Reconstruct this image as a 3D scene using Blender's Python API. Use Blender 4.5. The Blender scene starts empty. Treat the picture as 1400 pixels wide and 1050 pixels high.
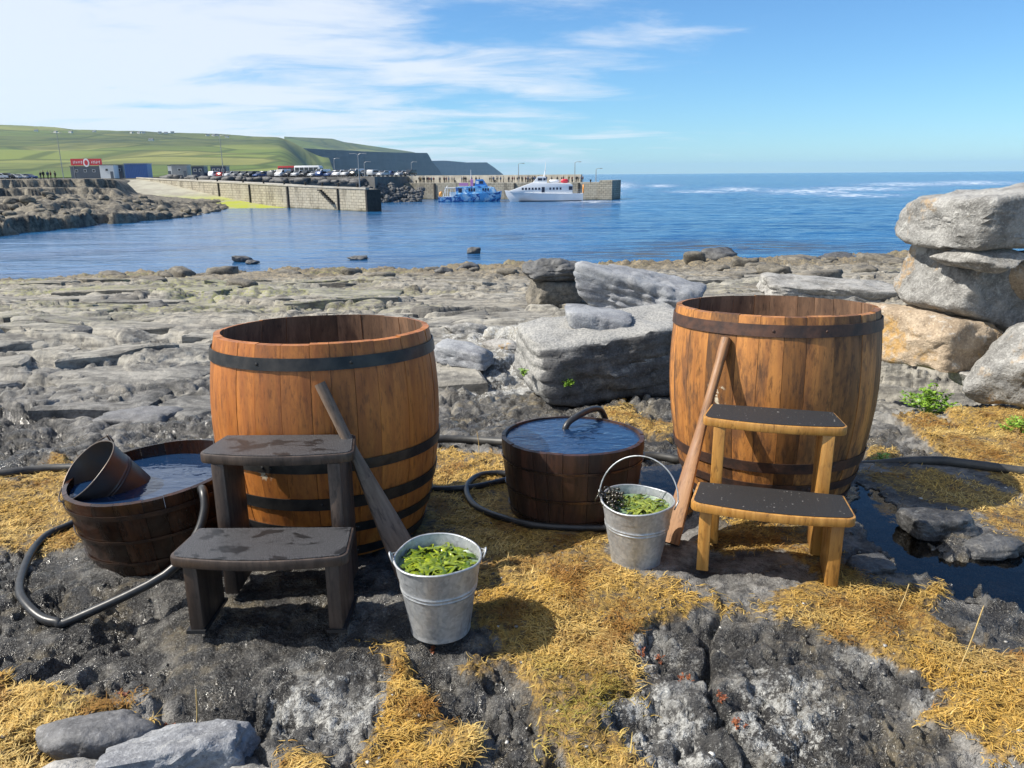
import bpy, bmesh, math, random
import numpy as np
from mathutils import Vector, Matrix, Euler

R = math.radians
scene = bpy.context.scene
col = scene.collection
random.seed(7)
rng = np.random.default_rng(11)

# ------------------------------------------------------------------ camera
CAM_H = 1.5
PITCH = R(15.24)
ROLL = R(0.42)
FPX = 1050.0                       # focal length in pixels of the 1400 px wide photograph
fw = np.array([0, math.cos(PITCH), -math.sin(PITCH)])
r0 = np.array([1.0, 0, 0]); u0 = np.cross(r0, fw)
rt = r0 * math.cos(ROLL) - u0 * math.sin(ROLL)
up = np.cross(rt, fw)
EYE = np.array([0, 0, CAM_H])

cd = bpy.data.cameras.new('camera')
cam = bpy.data.objects.new('camera', cd)
col.objects.link(cam)
cd.sensor_width = 36.0
cd.lens = 36.0 * FPX / 1400.0
cd.clip_start = 0.05
cd.clip_end = 90000
m = Matrix(((rt[0], up[0], -fw[0]), (rt[1], up[1], -fw[1]), (rt[2], up[2], -fw[2])))
cam.rotation_euler = m.to_euler()
cam.location = (0, 0, CAM_H)
scene.camera = cam

# ------------------------------------------------------------------ light
SUN_EL = R(47)
SHADOW_AZ = R(5)                   # shadows run to +x, turned a little away from the camera
sd = Vector((math.cos(SUN_EL) * math.cos(SHADOW_AZ), math.cos(SUN_EL) * math.sin(SHADOW_AZ), -math.sin(SUN_EL)))
sl = bpy.data.lights.new('sun', 'SUN')
sl.energy = 5.0
sl.angle = R(0.53)
sl.color = (1.0, 0.94, 0.84)
sun = bpy.data.objects.new('sun', sl)
col.objects.link(sun)
sun.rotation_euler = sd.to_track_quat('-Z', 'Y').to_euler()
sun.location = (-20, -5, 25)

world = bpy.data.worlds.new('World')
scene.world = world
world.use_nodes = True
nt = world.node_tree
nt.nodes.clear()
def wn(t, **k):
    n = nt.nodes.new(t)
    for a, b in k.items():
        setattr(n, a, b)
    return n
def wmath(op, a, b=None, clamp=False):
    n = wn('ShaderNodeMath', operation=op, use_clamp=clamp)
    for i, v in enumerate((a, b)):
        if v is None: continue
        if isinstance(v, (int, float)): n.inputs[i].default_value = v
        else: nt.links.new(v, n.inputs[i])
    return n.outputs[0]
wout = wn('ShaderNodeOutputWorld')
wbg = wn('ShaderNodeBackground')
wbg.inputs['Strength'].default_value = 0.09
sky = wn('ShaderNodeTexSky', sky_type='NISHITA')
sky.sun_disc = False
sky.sun_elevation = SUN_EL
sky.sun_rotation = R(-90) - SHADOW_AZ
sky.altitude = 0
sky.air_density = 1.0
sky.dust_density = 0.05
sky.ozone_density = 3.5
tc = wn('ShaderNodeTexCoord')
sep = wn('ShaderNodeSeparateXYZ')
nt.links.new(tc.outputs['Generated'], sep.inputs[0])
dx, dy, dz = sep.outputs
zz = wmath('ADD', wmath('MAXIMUM', dz, 0.0), 0.07)
comb = wn('ShaderNodeCombineXYZ')
nt.links.new(wmath('DIVIDE', dx, zz), comb.inputs[0])
nt.links.new(wmath('MULTIPLY', wmath('DIVIDE', dy, zz), 1.5), comb.inputs[1])
n1 = wn('ShaderNodeTexNoise'); n1.inputs['Scale'].default_value = 0.9; n1.inputs['Detail'].default_value = 9; n1.inputs['Roughness'].default_value = 0.62; n1.inputs['Distortion'].default_value = 0.5
nt.links.new(comb.outputs[0], n1.inputs['Vector'])
n2 = wn('ShaderNodeTexNoise'); n2.inputs['Scale'].default_value = 0.22; n2.inputs['Detail'].default_value = 4
nt.links.new(comb.outputs[0], n2.inputs['Vector'])
# a thin veil of cloud over the sunward half of the sky, breaking up to blue on the other side
side = wmath('ADD', wmath('MULTIPLY', dx, -1.05), 0.14)
cover = wmath('ADD', wmath('ADD', wmath('MULTIPLY', n1.outputs['Fac'], 1.5), wmath('MULTIPLY', n2.outputs['Fac'], 0.9)), side)
mr = wn('ShaderNodeMapRange', interpolation_type='SMOOTHSTEP')
mr.inputs['From Min'].default_value = 1.16
mr.inputs['From Max'].default_value = 1.72
nt.links.new(cover, mr.inputs['Value'])
fac = wmath('MULTIPLY', mr.outputs[0], 0.80)
mix = wn('ShaderNodeMixRGB')
nt.links.new(fac, mix.inputs['Fac'])
tint = wn('ShaderNodeMixRGB', blend_type='MULTIPLY')
tint.inputs['Fac'].default_value = 1.0
tint.inputs['Color2'].default_value = (0.60, 0.90, 1.14, 1)
nt.links.new(sky.outputs['Color'], tint.inputs['Color1'])
nt.links.new(tint.outputs[0], mix.inputs['Color1'])
mix.inputs['Color2'].default_value = (7.1, 7.4, 7.8, 1)
nt.links.new(mix.outputs[0], wbg.inputs['Color'])
nt.links.new(wbg.outputs[0], wout.inputs[0])

scene.view_settings.view_transform = 'Standard'
scene.view_settings.look = 'None'
scene.view_settings.exposure = 0.58
scene.view_settings.gamma = 1.0
scene.render.resolution_x = 1024
scene.render.resolution_y = 768
scene.cycles.max_bounces = 8
scene.cycles.volume_bounces = 0

# ------------------------------------------------------------------ numpy noise
def _h(ix, iy, iz, s):
    with np.errstate(over='ignore'):
        h = ix.astype(np.uint32) * np.uint32(374761393) + iy.astype(np.uint32) * np.uint32(668265263) + iz.astype(np.uint32) * np.uint32(2147483647) + np.uint32(s * 974711 + 17)
        h = (h ^ (h >> np.uint32(13))) * np.uint32(1274126177)
        h = (h ^ (h >> np.uint32(16))) * np.uint32(2246822519)
        h = h ^ (h >> np.uint32(15))
    return h.astype(np.float64) / 4294967296.0
def vn2(x, y, s=0):
    ix = np.floor(x).astype(np.int64); iy = np.floor(y).astype(np.int64)
    fx = x - ix; fy = y - iy
    fx = fx * fx * fx * (fx * (fx * 6 - 15) + 10); fy = fy * fy * fy * (fy * (fy * 6 - 15) + 10)
    z = np.zeros_like(ix)
    a = _h(ix, iy, z, s); b = _h(ix + 1, iy, z, s); c = _h(ix, iy + 1, z, s); d = _h(ix + 1, iy + 1, z, s)
    return (a + (b - a) * fx) * (1 - fy) + (c + (d - c) * fx) * fy
def fbm2(x, y, o=4, s=0, g=0.5):
    t = np.zeros_like(np.asarray(x, float)); a = 1.0; w = 0.0
    ca, sa = math.cos(0.7), math.sin(0.7)
    for i in range(o):
        t += a * (vn2(x, y, s + i * 31) - 0.5); w += a; a *= g
        x, y = (x * ca - y * sa) * 2.03 + 13.1, (x * sa + y * ca) * 2.03 - 7.7
    return t / w * 2
def vn3(x, y, z, s=0):
    ix = np.floor(x).astype(np.int64); iy = np.floor(y).astype(np.int64); iz = np.floor(z).astype(np.int64)
    f = [x - ix, y - iy, z - iz]
    f = [q * q * (3 - 2 * q) for q in f]
    t = 0
    for a in (0, 1):
        for b in (0, 1):
            for c in (0, 1):
                t = t + _h(ix + a, iy + b, iz + c, s) * (f[0] if a else 1 - f[0]) * (f[1] if b else 1 - f[1]) * (f[2] if c else 1 - f[2])
    return t
def fbm3(p, sc, o=4, s=0, g=0.5):
    x, y, z = p[:, 0] * sc, p[:, 1] * sc, p[:, 2] * sc
    t = 0; a = 1.0; w = 0
    for i in range(o):
        t = t + a * (vn3(x, y, z, s + i * 57) - 0.5); w += a; a *= g
        x, y, z = x * 2.03 + 3.1, y * 2.03 + 7.2, z * 2.03 - 4.4
    return t / w * 2
def voro(x, y, s=0, j=0.85):
    ix = np.floor(x).astype(np.int64); iy = np.floor(y).astype(np.int64)
    f1 = np.full(x.shape, 9.0); f2 = np.full(x.shape, 9.0)
    idv = np.zeros(x.shape); cx = np.zeros(x.shape); cy = np.zeros(x.shape)
    z = np.zeros_like(ix)
    for a in (-1, 0, 1):
        for b in (-1, 0, 1):
            px = ix + a + 0.5 + (_h(ix + a, iy + b, z, s) - 0.5) * j
            py = iy + b + 0.5 + (_h(ix + a, iy + b, z + 1, s) - 0.5) * j
            d = np.hypot(px - x, py - y)
            nid = _h(ix + a, iy + b, z + 2, s)
            m1 = d < f1
            f2 = np.where(m1, f1, np.minimum(f2, d))
            idv = np.where(m1, nid, idv); cx = np.where(m1, px, cx); cy = np.where(m1, py, cy)
            f1 = np.where(m1, d, f1)
    return f1, f2, idv, x - cx, y - cy
def sstep(a, b, x):
    t = np.clip((x - a) / (b - a), 0, 1); return t * t * (3 - 2 * t)

# ------------------------------------------------------------------ photo pixel -> place
def ray(px, py):
    return fw + rt * ((px - 700) / FPX) + up * ((525 - py) / FPX)
def atz(px, py, z=0.0):
    d = ray(px, py); return EYE + d * ((z - CAM_H) / d[2])
def aty(px, py, y):
    d = ray(px, py); return EYE + d * (y / d[1])
def pix(x, y, z):
    q0, q1, q2 = x - EYE[0], y - EYE[1], z - EYE[2]
    d = q0 * fw[0] + q1 * fw[1] + q2 * fw[2]
    return (700 + FPX * (q0 * rt[0] + q1 * rt[1] + q2 * rt[2]) / d, 525 - FPX * (q0 * up[0] + q1 * up[1] + q2 * up[2]) / d)

SEA = -5.0
def base(x, y):
    x = np.asarray(x, float); y = np.asarray(y, float)
    ye = y - 0.165 * x * sstep(6, 50, y)
    t = np.clip(ye - 2.6, 0, 4.4)
    z = -0.05 * t
    z = z - 0.0945 * np.clip(ye - 7.0, 0, 1e9)
    z = z - 0.06 * np.clip(ye - 58, 0, 1e9)
    return z
def gp(px, py):
    """pixel -> point on the sloping rock shore"""
    d = ray(px, py); t = 0.5
    lo, hi = 0.3, 90.0
    for _ in range(60):
        mid = 0.5 * (lo + hi); p = EYE + d * mid
        if p[2] > base(p[0], p[1]): lo = mid
        else: hi = mid
    return EYE + d * lo

# ------------------------------------------------------------------ objects helpers
def tag(o, label=None, cat=None, group=None, kind=None):
    if label: o['label'] = label
    if cat: o['category'] = cat
    if group: o['group'] = group
    if kind: o['kind'] = kind
    return o
def empty(name, loc=(0, 0, 0), rot=(0, 0, 0), parent=None):
    o = bpy.data.objects.new(name, None); col.objects.link(o)
    o.location = loc; o.rotation_euler = rot; o.parent = parent
    o.empty_display_size = 0.1
    return o
def link(name, me, mat=None, parent=None, loc=None, rot=None):
    o = bpy.data.objects.new(name, me); col.objects.link(o)
    if mat and not me.materials: me.materials.append(mat)
    if parent: o.parent = parent
    if loc is not None: o.location = loc
    if rot is not None: o.rotation_euler = rot
    return o
def copy_tree(o, parent=None):
    c = o.copy(); col.objects.link(c); c.parent = parent
    for ch in list(o.children):
        copy_tree(ch, c)
    return c
def npmesh(name, V, Fc, smooth=True):
    """numpy verts (n,3), faces (m,k)"""
    me = bpy.data.meshes.new(name)
    V = np.asarray(V, np.float32); Fc = np.asarray(Fc, np.int32)
    k = Fc.shape[1]
    me.vertices.add(len(V)); me.vertices.foreach_set('co', V.ravel())
    me.loops.add(Fc.size); me.loops.foreach_set('vertex_index', Fc.ravel())
    me.polygons.add(len(Fc)); me.polygons.foreach_set('loop_start', np.arange(0, Fc.size, k, dtype=np.int32))
    me.update(calc_edges=True)
    if smooth: me.polygons.foreach_set('use_smooth', np.ones(len(Fc), bool))
    return me
def setcol(me, name, arr):
    a = me.attributes.new(name, 'FLOAT_COLOR', 'POINT')
    c = np.ones((len(arr), 4), np.float32); c[:, :arr.shape[1]] = arr
    a.data.foreach_set('color', c.ravel())
class MB:
    def __init__(s): s.v = []; s.f = []; s.mi = []; s.cur = 0
    def add(s, V, Fc):
        b = len(s.v); s.v += [tuple(p) for p in V]; s.f += [tuple(i + b for i in f) for f in Fc]; s.mi += [s.cur] * len(Fc)
        return s
    def box(s, c, d, M=None):
        V = [Vector((c[0] + a * d[0] / 2, c[1] + b * d[1] / 2, c[2] + e * d[2] / 2)) for a in (-1, 1) for b in (-1, 1) for e in (-1, 1)]
        if M: V = [M @ v for v in V]
        return s.add(V, [(0, 1, 3, 2), (4, 6, 7, 5), (0, 4, 5, 1), (2, 3, 7, 6), (0, 2, 6, 4), (1, 5, 7, 3)])
    def prism(s, pts, h0, h1, axis=2):
        n = len(pts)
        def mk(p, h):
            return (p[0], p[1], h) if axis == 2 else ((p[0], h, p[1]) if axis == 1 else (h, p[0], p[1]))
        V = [mk(p, h0) for p in pts] + [mk(p, h1) for p in pts]
        Fc = [tuple(range(n - 1, -1, -1)), tuple(range(n, 2 * n))] + [(i, (i + 1) % n, n + (i + 1) % n, n + i) for i in range(n)]
        return s.add(V, Fc)
    def lathe(s, prof, seg=32, closed=False, c=(0, 0, 0)):
        V = []; Fc = []; n = len(prof)
        for i in range(seg):
            a = 2 * math.pi * i / seg
            for r, z in prof: V.append((c[0] + r * math.cos(a), c[1] + r * math.sin(a), c[2] + z))
        for i in range(seg):
            j = (i + 1) % seg
            for k in range(n if closed else n - 1):
                l = (k + 1) % n
                Fc.append((i * n + k, j * n + k, j * n + l, i * n + l))
        return s.add(V, Fc)
    def tube(s, pts, r, seg=8, closed=False, caps=True):
        pts = [Vector(p) for p in pts]; n = len(pts)
        rr = r if hasattr(r, '__len__') else [r] * n
        V = []; Fc = []
        T0 = None; N = None
        for i, p in enumerate(pts):
            a = pts[(i - 1) % n] if (closed or i > 0) else p
            b = pts[(i + 1) % n] if (closed or i < n - 1) else p
            T = (b - a).normalized()
            if N is None:
                N = T.orthogonal().normalized()
            else:
                N = (N - T * N.dot(T)); N = N.normalized() if N.length > 1e-6 else T.orthogonal().normalized()
            B = T.cross(N)
            for k in range(seg):
                t = 2 * math.pi * k / seg
                V.append(p + (N * math.cos(t) + B * math.sin(t)) * rr[i])
        for i in range(n if closed else n - 1):
            j = (i + 1) % n
            for k in range(seg):
                l = (k + 1) % seg
                Fc.append((i * seg + k, i * seg + l, j * seg + l, j * seg + k))
        if caps and not closed:
            Fc.append(tuple(range(seg - 1, -1, -1))); Fc.append(tuple((n - 1) * seg + k for k in range(seg)))
        return s.add(V, Fc)
    def build(s, name, mats, parent=None, smooth=False, bevel=0, loc=None, rot=None, fix=True):
        me = bpy.data.meshes.new(name); me.from_pydata(s.v, [], s.f); me.update()
        if fix or bevel:
            bm = bmesh.new(); bm.from_mesh(me)
            if bevel:
                bmesh.ops.remove_doubles(bm, verts=bm.verts, dist=1e-5)
                ed = [e for e in bm.edges if len(e.link_faces) == 2 and e.calc_face_angle(0) > 0.5]
                bmesh.ops.bevel(bm, geom=ed, offset=bevel, segments=2, affect='EDGES', profile=0.5)
            bmesh.ops.recalc_face_normals(bm, faces=bm.faces)
            bm.to_mesh(me); bm.free()
        if not isinstance(mats, (list, tuple)): mats = [mats]
        for q in mats: me.materials.append(q)
        if len(mats) > 1 and not bevel:
            me.polygons.foreach_set('material_index', s.mi)
        if smooth:
            me.polygons.foreach_set('use_smooth', np.ones(len(me.polygons), bool))
            if smooth != 'all':
                me.set_sharp_from_angle(angle=R(38))
        return link(name, me, None, parent, loc, rot)
def spline(pts, n=8):
    """Catmull-Rom through points"""
    P = [Vector(p) for p in pts]; P = [P[0] * 2 - P[1]] + P + [P[-1] * 2 - P[-2]]
    out = []
    for i in range(1, len(P) - 2):
        for k in range(n):
            t = k / n
            a, b, c, d = P[i - 1], P[i], P[i + 1], P[i + 2]
            out.append(0.5 * ((2 * b) + (c - a) * t + (2 * a - 5 * b + 4 * c - d) * t * t + (3 * b - a - 3 * c + d) * t ** 3))
    out.append(P[-2]); return out

# ------------------------------------------------------------------ materials
class NT:
    def __init__(s, name):
        s.m = bpy.data.materials.new(name); s.m.use_nodes = True
        s.t = s.m.node_tree; s.t.nodes.clear()
        s.out = s.t.nodes.new('ShaderNodeOutputMaterial')
        s.b = s.t.nodes.new('ShaderNodeBsdfPrincipled')
        s.t.links.new(s.b.outputs[0], s.out.inputs[0])
        s.tc = None
    def n(s, t, **k):
        q = s.t.nodes.new(t)
        for a, b in k.items(): setattr(q, a, b)
        return q
    def put(s, v, sock):
        if isinstance(v, bpy.types.NodeSocket): s.t.links.new(v, sock)
        elif isinstance(v, (tuple, list)) and len(v) == 3 and sock.type == 'RGBA': sock.default_value = (*v, 1)
        else: sock.default_value = v
    def co(s, which='Object'):
        if s.tc is None: s.tc = s.n('ShaderNodeTexCoord')
        return s.tc.outputs[which]
    def pos(s):
        return s.n('ShaderNodeNewGeometry').outputs['Position']
    def mapn(s, vec, scale=(1, 1, 1), loc=(0, 0, 0), rot=(0, 0, 0)):
        q = s.n('ShaderNodeMapping'); s.put(vec, q.inputs[0]); q.inputs['Scale'].default_value = scale; q.inputs['Location'].default_value = loc; q.inputs['Rotation'].default_value = rot
        return q.outputs[0]
    def noise(s, vec, scale, detail=4, rough=0.55, dist=0.0):
        q = s.n('ShaderNodeTexNoise'); s.put(vec, q.inputs['Vector']); q.inputs['Scale'].default_value = scale
        q.inputs['Detail'].default_value = detail; q.inputs['Roughness'].default_value = rough; q.inputs['Distortion'].default_value = dist
        return q.outputs['Fac']
    def voro(s, vec, scale, feature='F1', out='Distance'):
        q = s.n('ShaderNodeTexVoronoi', feature=feature); s.put(vec, q.inputs['Vector']); q.inputs['Scale'].default_value = scale
        return q.outputs[out]
    def rng(s, v, a, b, c=0.0, d=1.0, smooth=True):
        q = s.n('ShaderNodeMapRange'); q.interpolation_type = 'SMOOTHSTEP' if smooth else 'LINEAR'
        s.put(v, q.inputs['Value']); q.inputs['From Min'].default_value = a; q.inputs['From Max'].default_value = b
        q.inputs['To Min'].default_value = c; q.inputs['To Max'].default_value = d
        return q.outputs[0]
    def math(s, op, a, b=0.0, clamp=False):
        q = s.n('ShaderNodeMath', operation=op, use_clamp=clamp); s.put(a, q.inputs[0]); s.put(b, q.inputs[1]); return q.outputs[0]
    def mix(s, f, a, b, mode='MIX'):
        q = s.n('ShaderNodeMixRGB', blend_type=mode); s.put(f, q.inputs[0]); s.put(a, q.inputs[1]); s.put(b, q.inputs[2]); return q.outputs[0]
    def ramp(s, v, stops):
        q = s.n('ShaderNodeValToRGB'); s.put(v, q.inputs[0]); e = q.color_ramp.elements
        while len(e) < len(stops): e.new(0.5)
        for i, (p, c) in enumerate(stops): e[i].position = p; e[i].color = (*c, 1)
        return q.outputs[0]
    def attr(s, name):
        q = s.n('ShaderNodeAttribute', attribute_name=name); w = s.n('ShaderNodeSeparateColor'); s.t.links.new(q.outputs['Color'], w.inputs[0])
        return q.outputs['Color'], w.outputs[0], w.outputs[1], w.outputs[2]
    def rand(s):
        return s.n('ShaderNodeObjectInfo').outputs['Random']
    def bump(s, h, strength=0.4, dist=0.01):
        q = s.n('ShaderNodeBump'); q.inputs['Strength'].default_value = strength; q.inputs['Distance'].default_value = dist
        s.put(h, q.inputs['Height']); s.t.links.new(q.outputs[0], s.b.inputs['Normal']); return q
    def set(s, color=None, rough=None, metal=None, spec=None, **k):
        if color is not None: s.put(color, s.b.inputs['Base Color'])
        if rough is not None: s.put(rough, s.b.inputs['Roughness'])
        if metal is not None: s.put(metal, s.b.inputs['Metallic'])
        if spec is not None: s.put(spec, s.b.inputs['Specular IOR Level'])
        for a, b in k.items(): s.put(b, s.b.inputs[a])
        return s.m
def simple(name, c1, c2=None, scale=6.0, rough=0.6, metal=0.0, bump=0.0, stretch=(1, 1, 1), spec=0.5, rnd=0.0):
    s = NT(name)
    v = s.mapn(s.co(), stretch)
    f = s.noise(v, scale, 5, 0.6)
    c2 = c2 or tuple(x * 0.7 for x in c1)
    c = s.mix(s.rng(f, 0.32, 0.68), c1, c2)
    if rnd:
        k = s.rng(s.rand(), 0, 1, 1 - rnd, 1 + rnd, False)
        hs = s.n('ShaderNodeHueSaturation'); s.put(k, hs.inputs['Value']); s.put(c, hs.inputs['Color']); c = hs.outputs[0]
    if bump: s.bump(f, bump, 0.01)
    return s.set(c, rough, metal, spec)

def rock_mat(name, dark, light, lichen=0.0, orange=0.0, scale=1.0, rough=0.85, strata=0.0, bump=0.7, topl=0.0):
    s = NT(name)
    p = s.co('Object')
    off = s.n('ShaderNodeVectorMath', operation='ADD'); s.put(p, off.inputs[0])
    cb = s.n('ShaderNodeCombineXYZ'); rr = s.math('MULTIPLY', s.rand(), 40.0); s.put(rr, cb.inputs[0]); s.put(rr, cb.inputs[1]); s.put(cb.outputs[0], off.inputs[1])
    v = off.outputs[0]
    a = s.noise(v, 3.0 * scale, 6, 0.62, 0.4)
    b = s.noise(v, 16.0 * scale, 5, 0.65)
    f = s.math('ADD', s.math('MULTIPLY', a, 0.6), s.math('MULTIPLY', b, 0.4))
    c = s.mix(s.rng(f, 0.36, 0.62), dark, light)
    fine = s.noise(v, 70 * scale, 3, 0.7)
    c = s.mix(s.rng(fine, 0.52, 0.72, 0, 0.45), c, tuple(min(1, x * 1.7) for x in light))
    c = s.mix(s.rng(fine, 0.47, 0.30, 0, 0.5), c, tuple(x * 0.45 for x in dark))
    if lichen:
        w = s.noise(v, 9 * scale, 6, 0.7, 0.6)
        c = s.mix(s.rng(w, 0.56, 0.66, 0, lichen), c, (0.52, 0.52, 0.49))
    if orange:
        w = s.noise(s.mapn(v, (1, 1, 1), (5, 3, 1)), 3.4 * scale, 6, 0.62, 0.3)
        w2 = s.noise(v, 30 * scale, 3, 0.6)
        c = s.mix(s.math('MULTIPLY', s.rng(w, 0.56, 0.66, 0, orange), s.rng(w2, 0.35, 0.6)), c, (0.42, 0.24, 0.06))
    if topl:      # sunlight painted into the colour: paler top and sunward side of the stone
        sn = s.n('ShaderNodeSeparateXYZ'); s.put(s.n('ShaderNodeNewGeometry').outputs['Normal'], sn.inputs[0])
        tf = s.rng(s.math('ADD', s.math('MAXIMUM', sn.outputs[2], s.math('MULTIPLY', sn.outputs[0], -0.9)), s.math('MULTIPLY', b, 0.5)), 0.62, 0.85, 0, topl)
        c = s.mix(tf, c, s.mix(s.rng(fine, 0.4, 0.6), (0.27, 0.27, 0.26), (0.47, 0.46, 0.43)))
    h = s.math('ADD', s.math('MULTIPLY', a, 0.7), s.math('ADD', s.math('MULTIPLY', b, 0.45), s.math('MULTIPLY', fine, 0.22)))
    if strata:
        wv = s.noise(s.mapn(v, (0.6, 0.6, 9)), 2.2 * scale, 4, 0.6, 0.3)
        h = s.math('ADD', h, s.math('MULTIPLY', wv, strata))
        c = s.mix(s.rng(wv, 0.45, 0.3, 0, 0.4), c, tuple(x * 0.4 for x in dark))
    s.bump(h, bump, 0.035 / scale)
    return s.set(c, rough, 0, 0.35)

M = {}
M['rock_grey'] = rock_mat('rock grey', (0.14, 0.135, 0.125), (0.34, 0.33, 0.31), 0.5, 0.0)
M['rock_pile'] = rock_mat('rock pile', (0.15, 0.147, 0.14), (0.33, 0.325, 0.31), 0.55, 0.45, 0.8, bump=1.0)
M['rock_tan'] = rock_mat('rock tan', (0.25, 0.19, 0.13), (0.45, 0.36, 0.26), 0.5, 0.75, 0.8)
M['rock_dark'] = rock_mat('rock dark', (0.035, 0.036, 0.038), (0.12, 0.12, 0.12), 0.1, 0.0, 0.8, 0.6, 0.5)
M['rock_block'] = rock_mat('rock block', (0.05, 0.05, 0.052), (0.13, 0.13, 0.13), 0.15, 0.0, 0.9, 0.8, 0.5, 0.7, 0.62)  # dark base carries the shade of the block's broad face
M['rock_lichen'] = rock_mat('rock lichen', (0.16, 0.15, 0.14), (0.38, 0.37, 0.35), 0.5, 0.95, 1.4)
M['rock_smooth'] = rock_mat('rock smooth', (0.085, 0.085, 0.088), (0.17, 0.17, 0.175), 0.08, 0.0, 1.2, 0.65, 0.0, 0.4)
M['rock_wet'] = rock_mat('rock wet', (0.025, 0.025, 0.026), (0.10, 0.10, 0.10), 0.15, 0.0, 1.2, 0.35, 0.3, 0.8)
M['rock_pale'] = rock_mat('rock pale', (0.17, 0.175, 0.19), (0.30, 0.31, 0.325), 0.25, 0.0, 1.2, 0.8, 0.25)
M['rock_shore'] = rock_mat('rock shore', (0.05, 0.047, 0.042), (0.19, 0.17, 0.135), 0.1, 0.0, 0.8, 0.75, 0.5)
M['rock_far'] = rock_mat('rock far', (0.035, 0.033, 0.03), (0.22, 0.195, 0.15), 0.0, 0.0, 0.22, 0.85, 0.6)

# ------------------------------------------------------------------ rock shore (ground)
def inpoly(u, v, poly):
    r = np.zeros(u.shape, bool); n = len(poly)
    for i in range(n):
        x1, y1 = poly[i]; x2, y2 = poly[(i + 1) % n]
        c = ((y1 > v) != (y2 > v)) & (u < (x2 - x1) * (v - y1) / ((y2 - y1) + 1e-9) + x1)
        r ^= c
    return r
# outlines traced on the photograph, then laid on the ground they belong to
GRASS = [
    [(-400, 880), (0, 905), (60, 922), (120, 945), (190, 940), (205, 962), (150, 962), (100, 985), (50, 1010), (110, 1050), (60, 1150), (-400, 1200)],
    [(505, 872), (560, 880), (578, 925), (598, 955), (665, 1000), (650, 1030), (575, 1050), (560, 1120), (470, 1120), (490, 1020), (515, 965), (532, 920)],
    [(575, 610), (690, 620), (690, 660), (720, 690), (830, 700), (835, 760), (920, 800), (1000, 826), (1090, 800), (1110, 780), (960, 740), (1010, 700), (1100, 720), (1190, 790), (1235, 800), (1290, 795), (1275, 835), (1330, 875), (1420, 890), (1600, 930), (1600, 1100), (1400, 1035), (1330, 1000), (1258, 965), (1300, 935), (1200, 885), (1120, 845), (1040, 828), (940, 826), (880, 850), (850, 860), (866, 935), (802, 955), (850, 1010), (900, 1060), (900, 1120), (770, 1120), (755, 1000), (728, 950), (718, 900), (690, 860), (620, 845), (575, 780), (560, 700)],
    [(-400, 650), (-100, 665), (40, 650), (75, 610), (110, 620), (115, 740), (85, 752), (0, 748), (-300, 760)],
    [(1225, 555), (1290, 560), (1350, 600), (1400, 690), (1330, 640), (1260, 590)],
    [(1290, 548), (1420, 545), (1700, 560), (1700, 760), (1420, 745), (1400, 690), (1370, 640)],
    [(1180, 650), (1260, 645), (1400, 690), (1480, 720), (1480, 760), (1400, 735), (1290, 690), (1200, 665)],
    [(1185, 600), (1225, 605), (1235, 640), (1190, 640)],
    [(370, 1010), (450, 1012), (460, 1045), (390, 1080), (350, 1050)],
    [(820, 555), (850, 550), (930, 590), (915, 600), (860, 580)],
    [(640, 880), (690, 885), (700, 905), (650, 900)],
]
WET = [
    [(-300, 760), (100, 745), (260, 760), (560, 760), (690, 860), (745, 960), (760, 1060), (700, 1150), (570, 1060), (640, 1020), (560, 930), (540, 900), (440, 905), (380, 960), (240, 970), (120, 950), (-300, 880)],
    [(880, 850), (960, 830), (1100, 835), (1210, 890), (1290, 940), (1250, 980), (1330, 1060), (1300, 1150), (1060, 1150), (1010, 1010), (900, 890)],
    [(1150, 660), (1420, 740), (1700, 790), (1700, 880), (1400, 880), (1290, 830), (1180, 780)],
    [(-300, 560), (60, 545), (120, 580), (90, 640), (-300, 700)],
    [(620, 500), (720, 520), (940, 560), (950, 640), (880, 700), (690, 600), (600, 590)],
    [(1120, 540), (1260, 590), (1350, 640), (1180, 650)],
    [(150, 530), (290, 540), (290, 600), (170, 600)],
]
PALE = [
    [(850, 890), (905, 880), (960, 960), (1010, 1010), (1040, 1060), (1040, 1120), (880, 1120), (830, 980)],
    [(975, 900), (1080, 910), (1130, 960), (1170, 1000), (1120, 1050), (1020, 1000)],
    [(390, 900), (520, 890), (530, 940), (500, 1010), (440, 1010), (380, 960)],
    [(1160, 850), (1215, 870), (1205, 905), (1160, 890)],
    [(600, 470), (720, 460), (730, 520), (640, 520)],
    [(1250, 925), (1310, 935), (1320, 965), (1260, 965)],
    [(820, 835), (880, 850), (890, 900), (840, 900)],
]
def masks(x, y, z):
    u, v = pix(x, y, z)
    sc = np.clip((v - 300) / 600, 0.15, 1.3)
    out = []
    for k, (polys, amp) in enumerate(((GRASS, 1.0), (WET, 1.5), (PALE, 1.4))):
        acc = np.zeros(u.shape)
        for q in range(3):
            wu = (fbm2(x * 4.5, y * 4.5, 4, 100 + k * 50 + q) * 46 + fbm2(x * 18, y * 18, 2, 300 + q + k) * 16) * sc * amp
            wv = (fbm2(x * 4.5, y * 4.5, 4, 140 + k * 50 + q) * 34 + fbm2(x * 18, y * 18, 2, 330 + q + k) * 12) * sc * amp
            m_ = np.zeros(u.shape, bool)
            for pl in polys: m_ |= inpoly(u + wu, v + wv, pl)
            acc += m_
        out.append(acc / 3)
    return out
PUDDLE = [(1165, 672), (1198, 690), (1228, 712), (1265, 742), (1305, 765), (1400, 760), (1560, 768), (1560, 812), (1400, 808), (1320, 798), (1262, 778), (1222, 755), (1188, 722)]
PUD2 = [(888, 652), (930, 650), (940, 672), (925, 692), (902, 686)]
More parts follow.
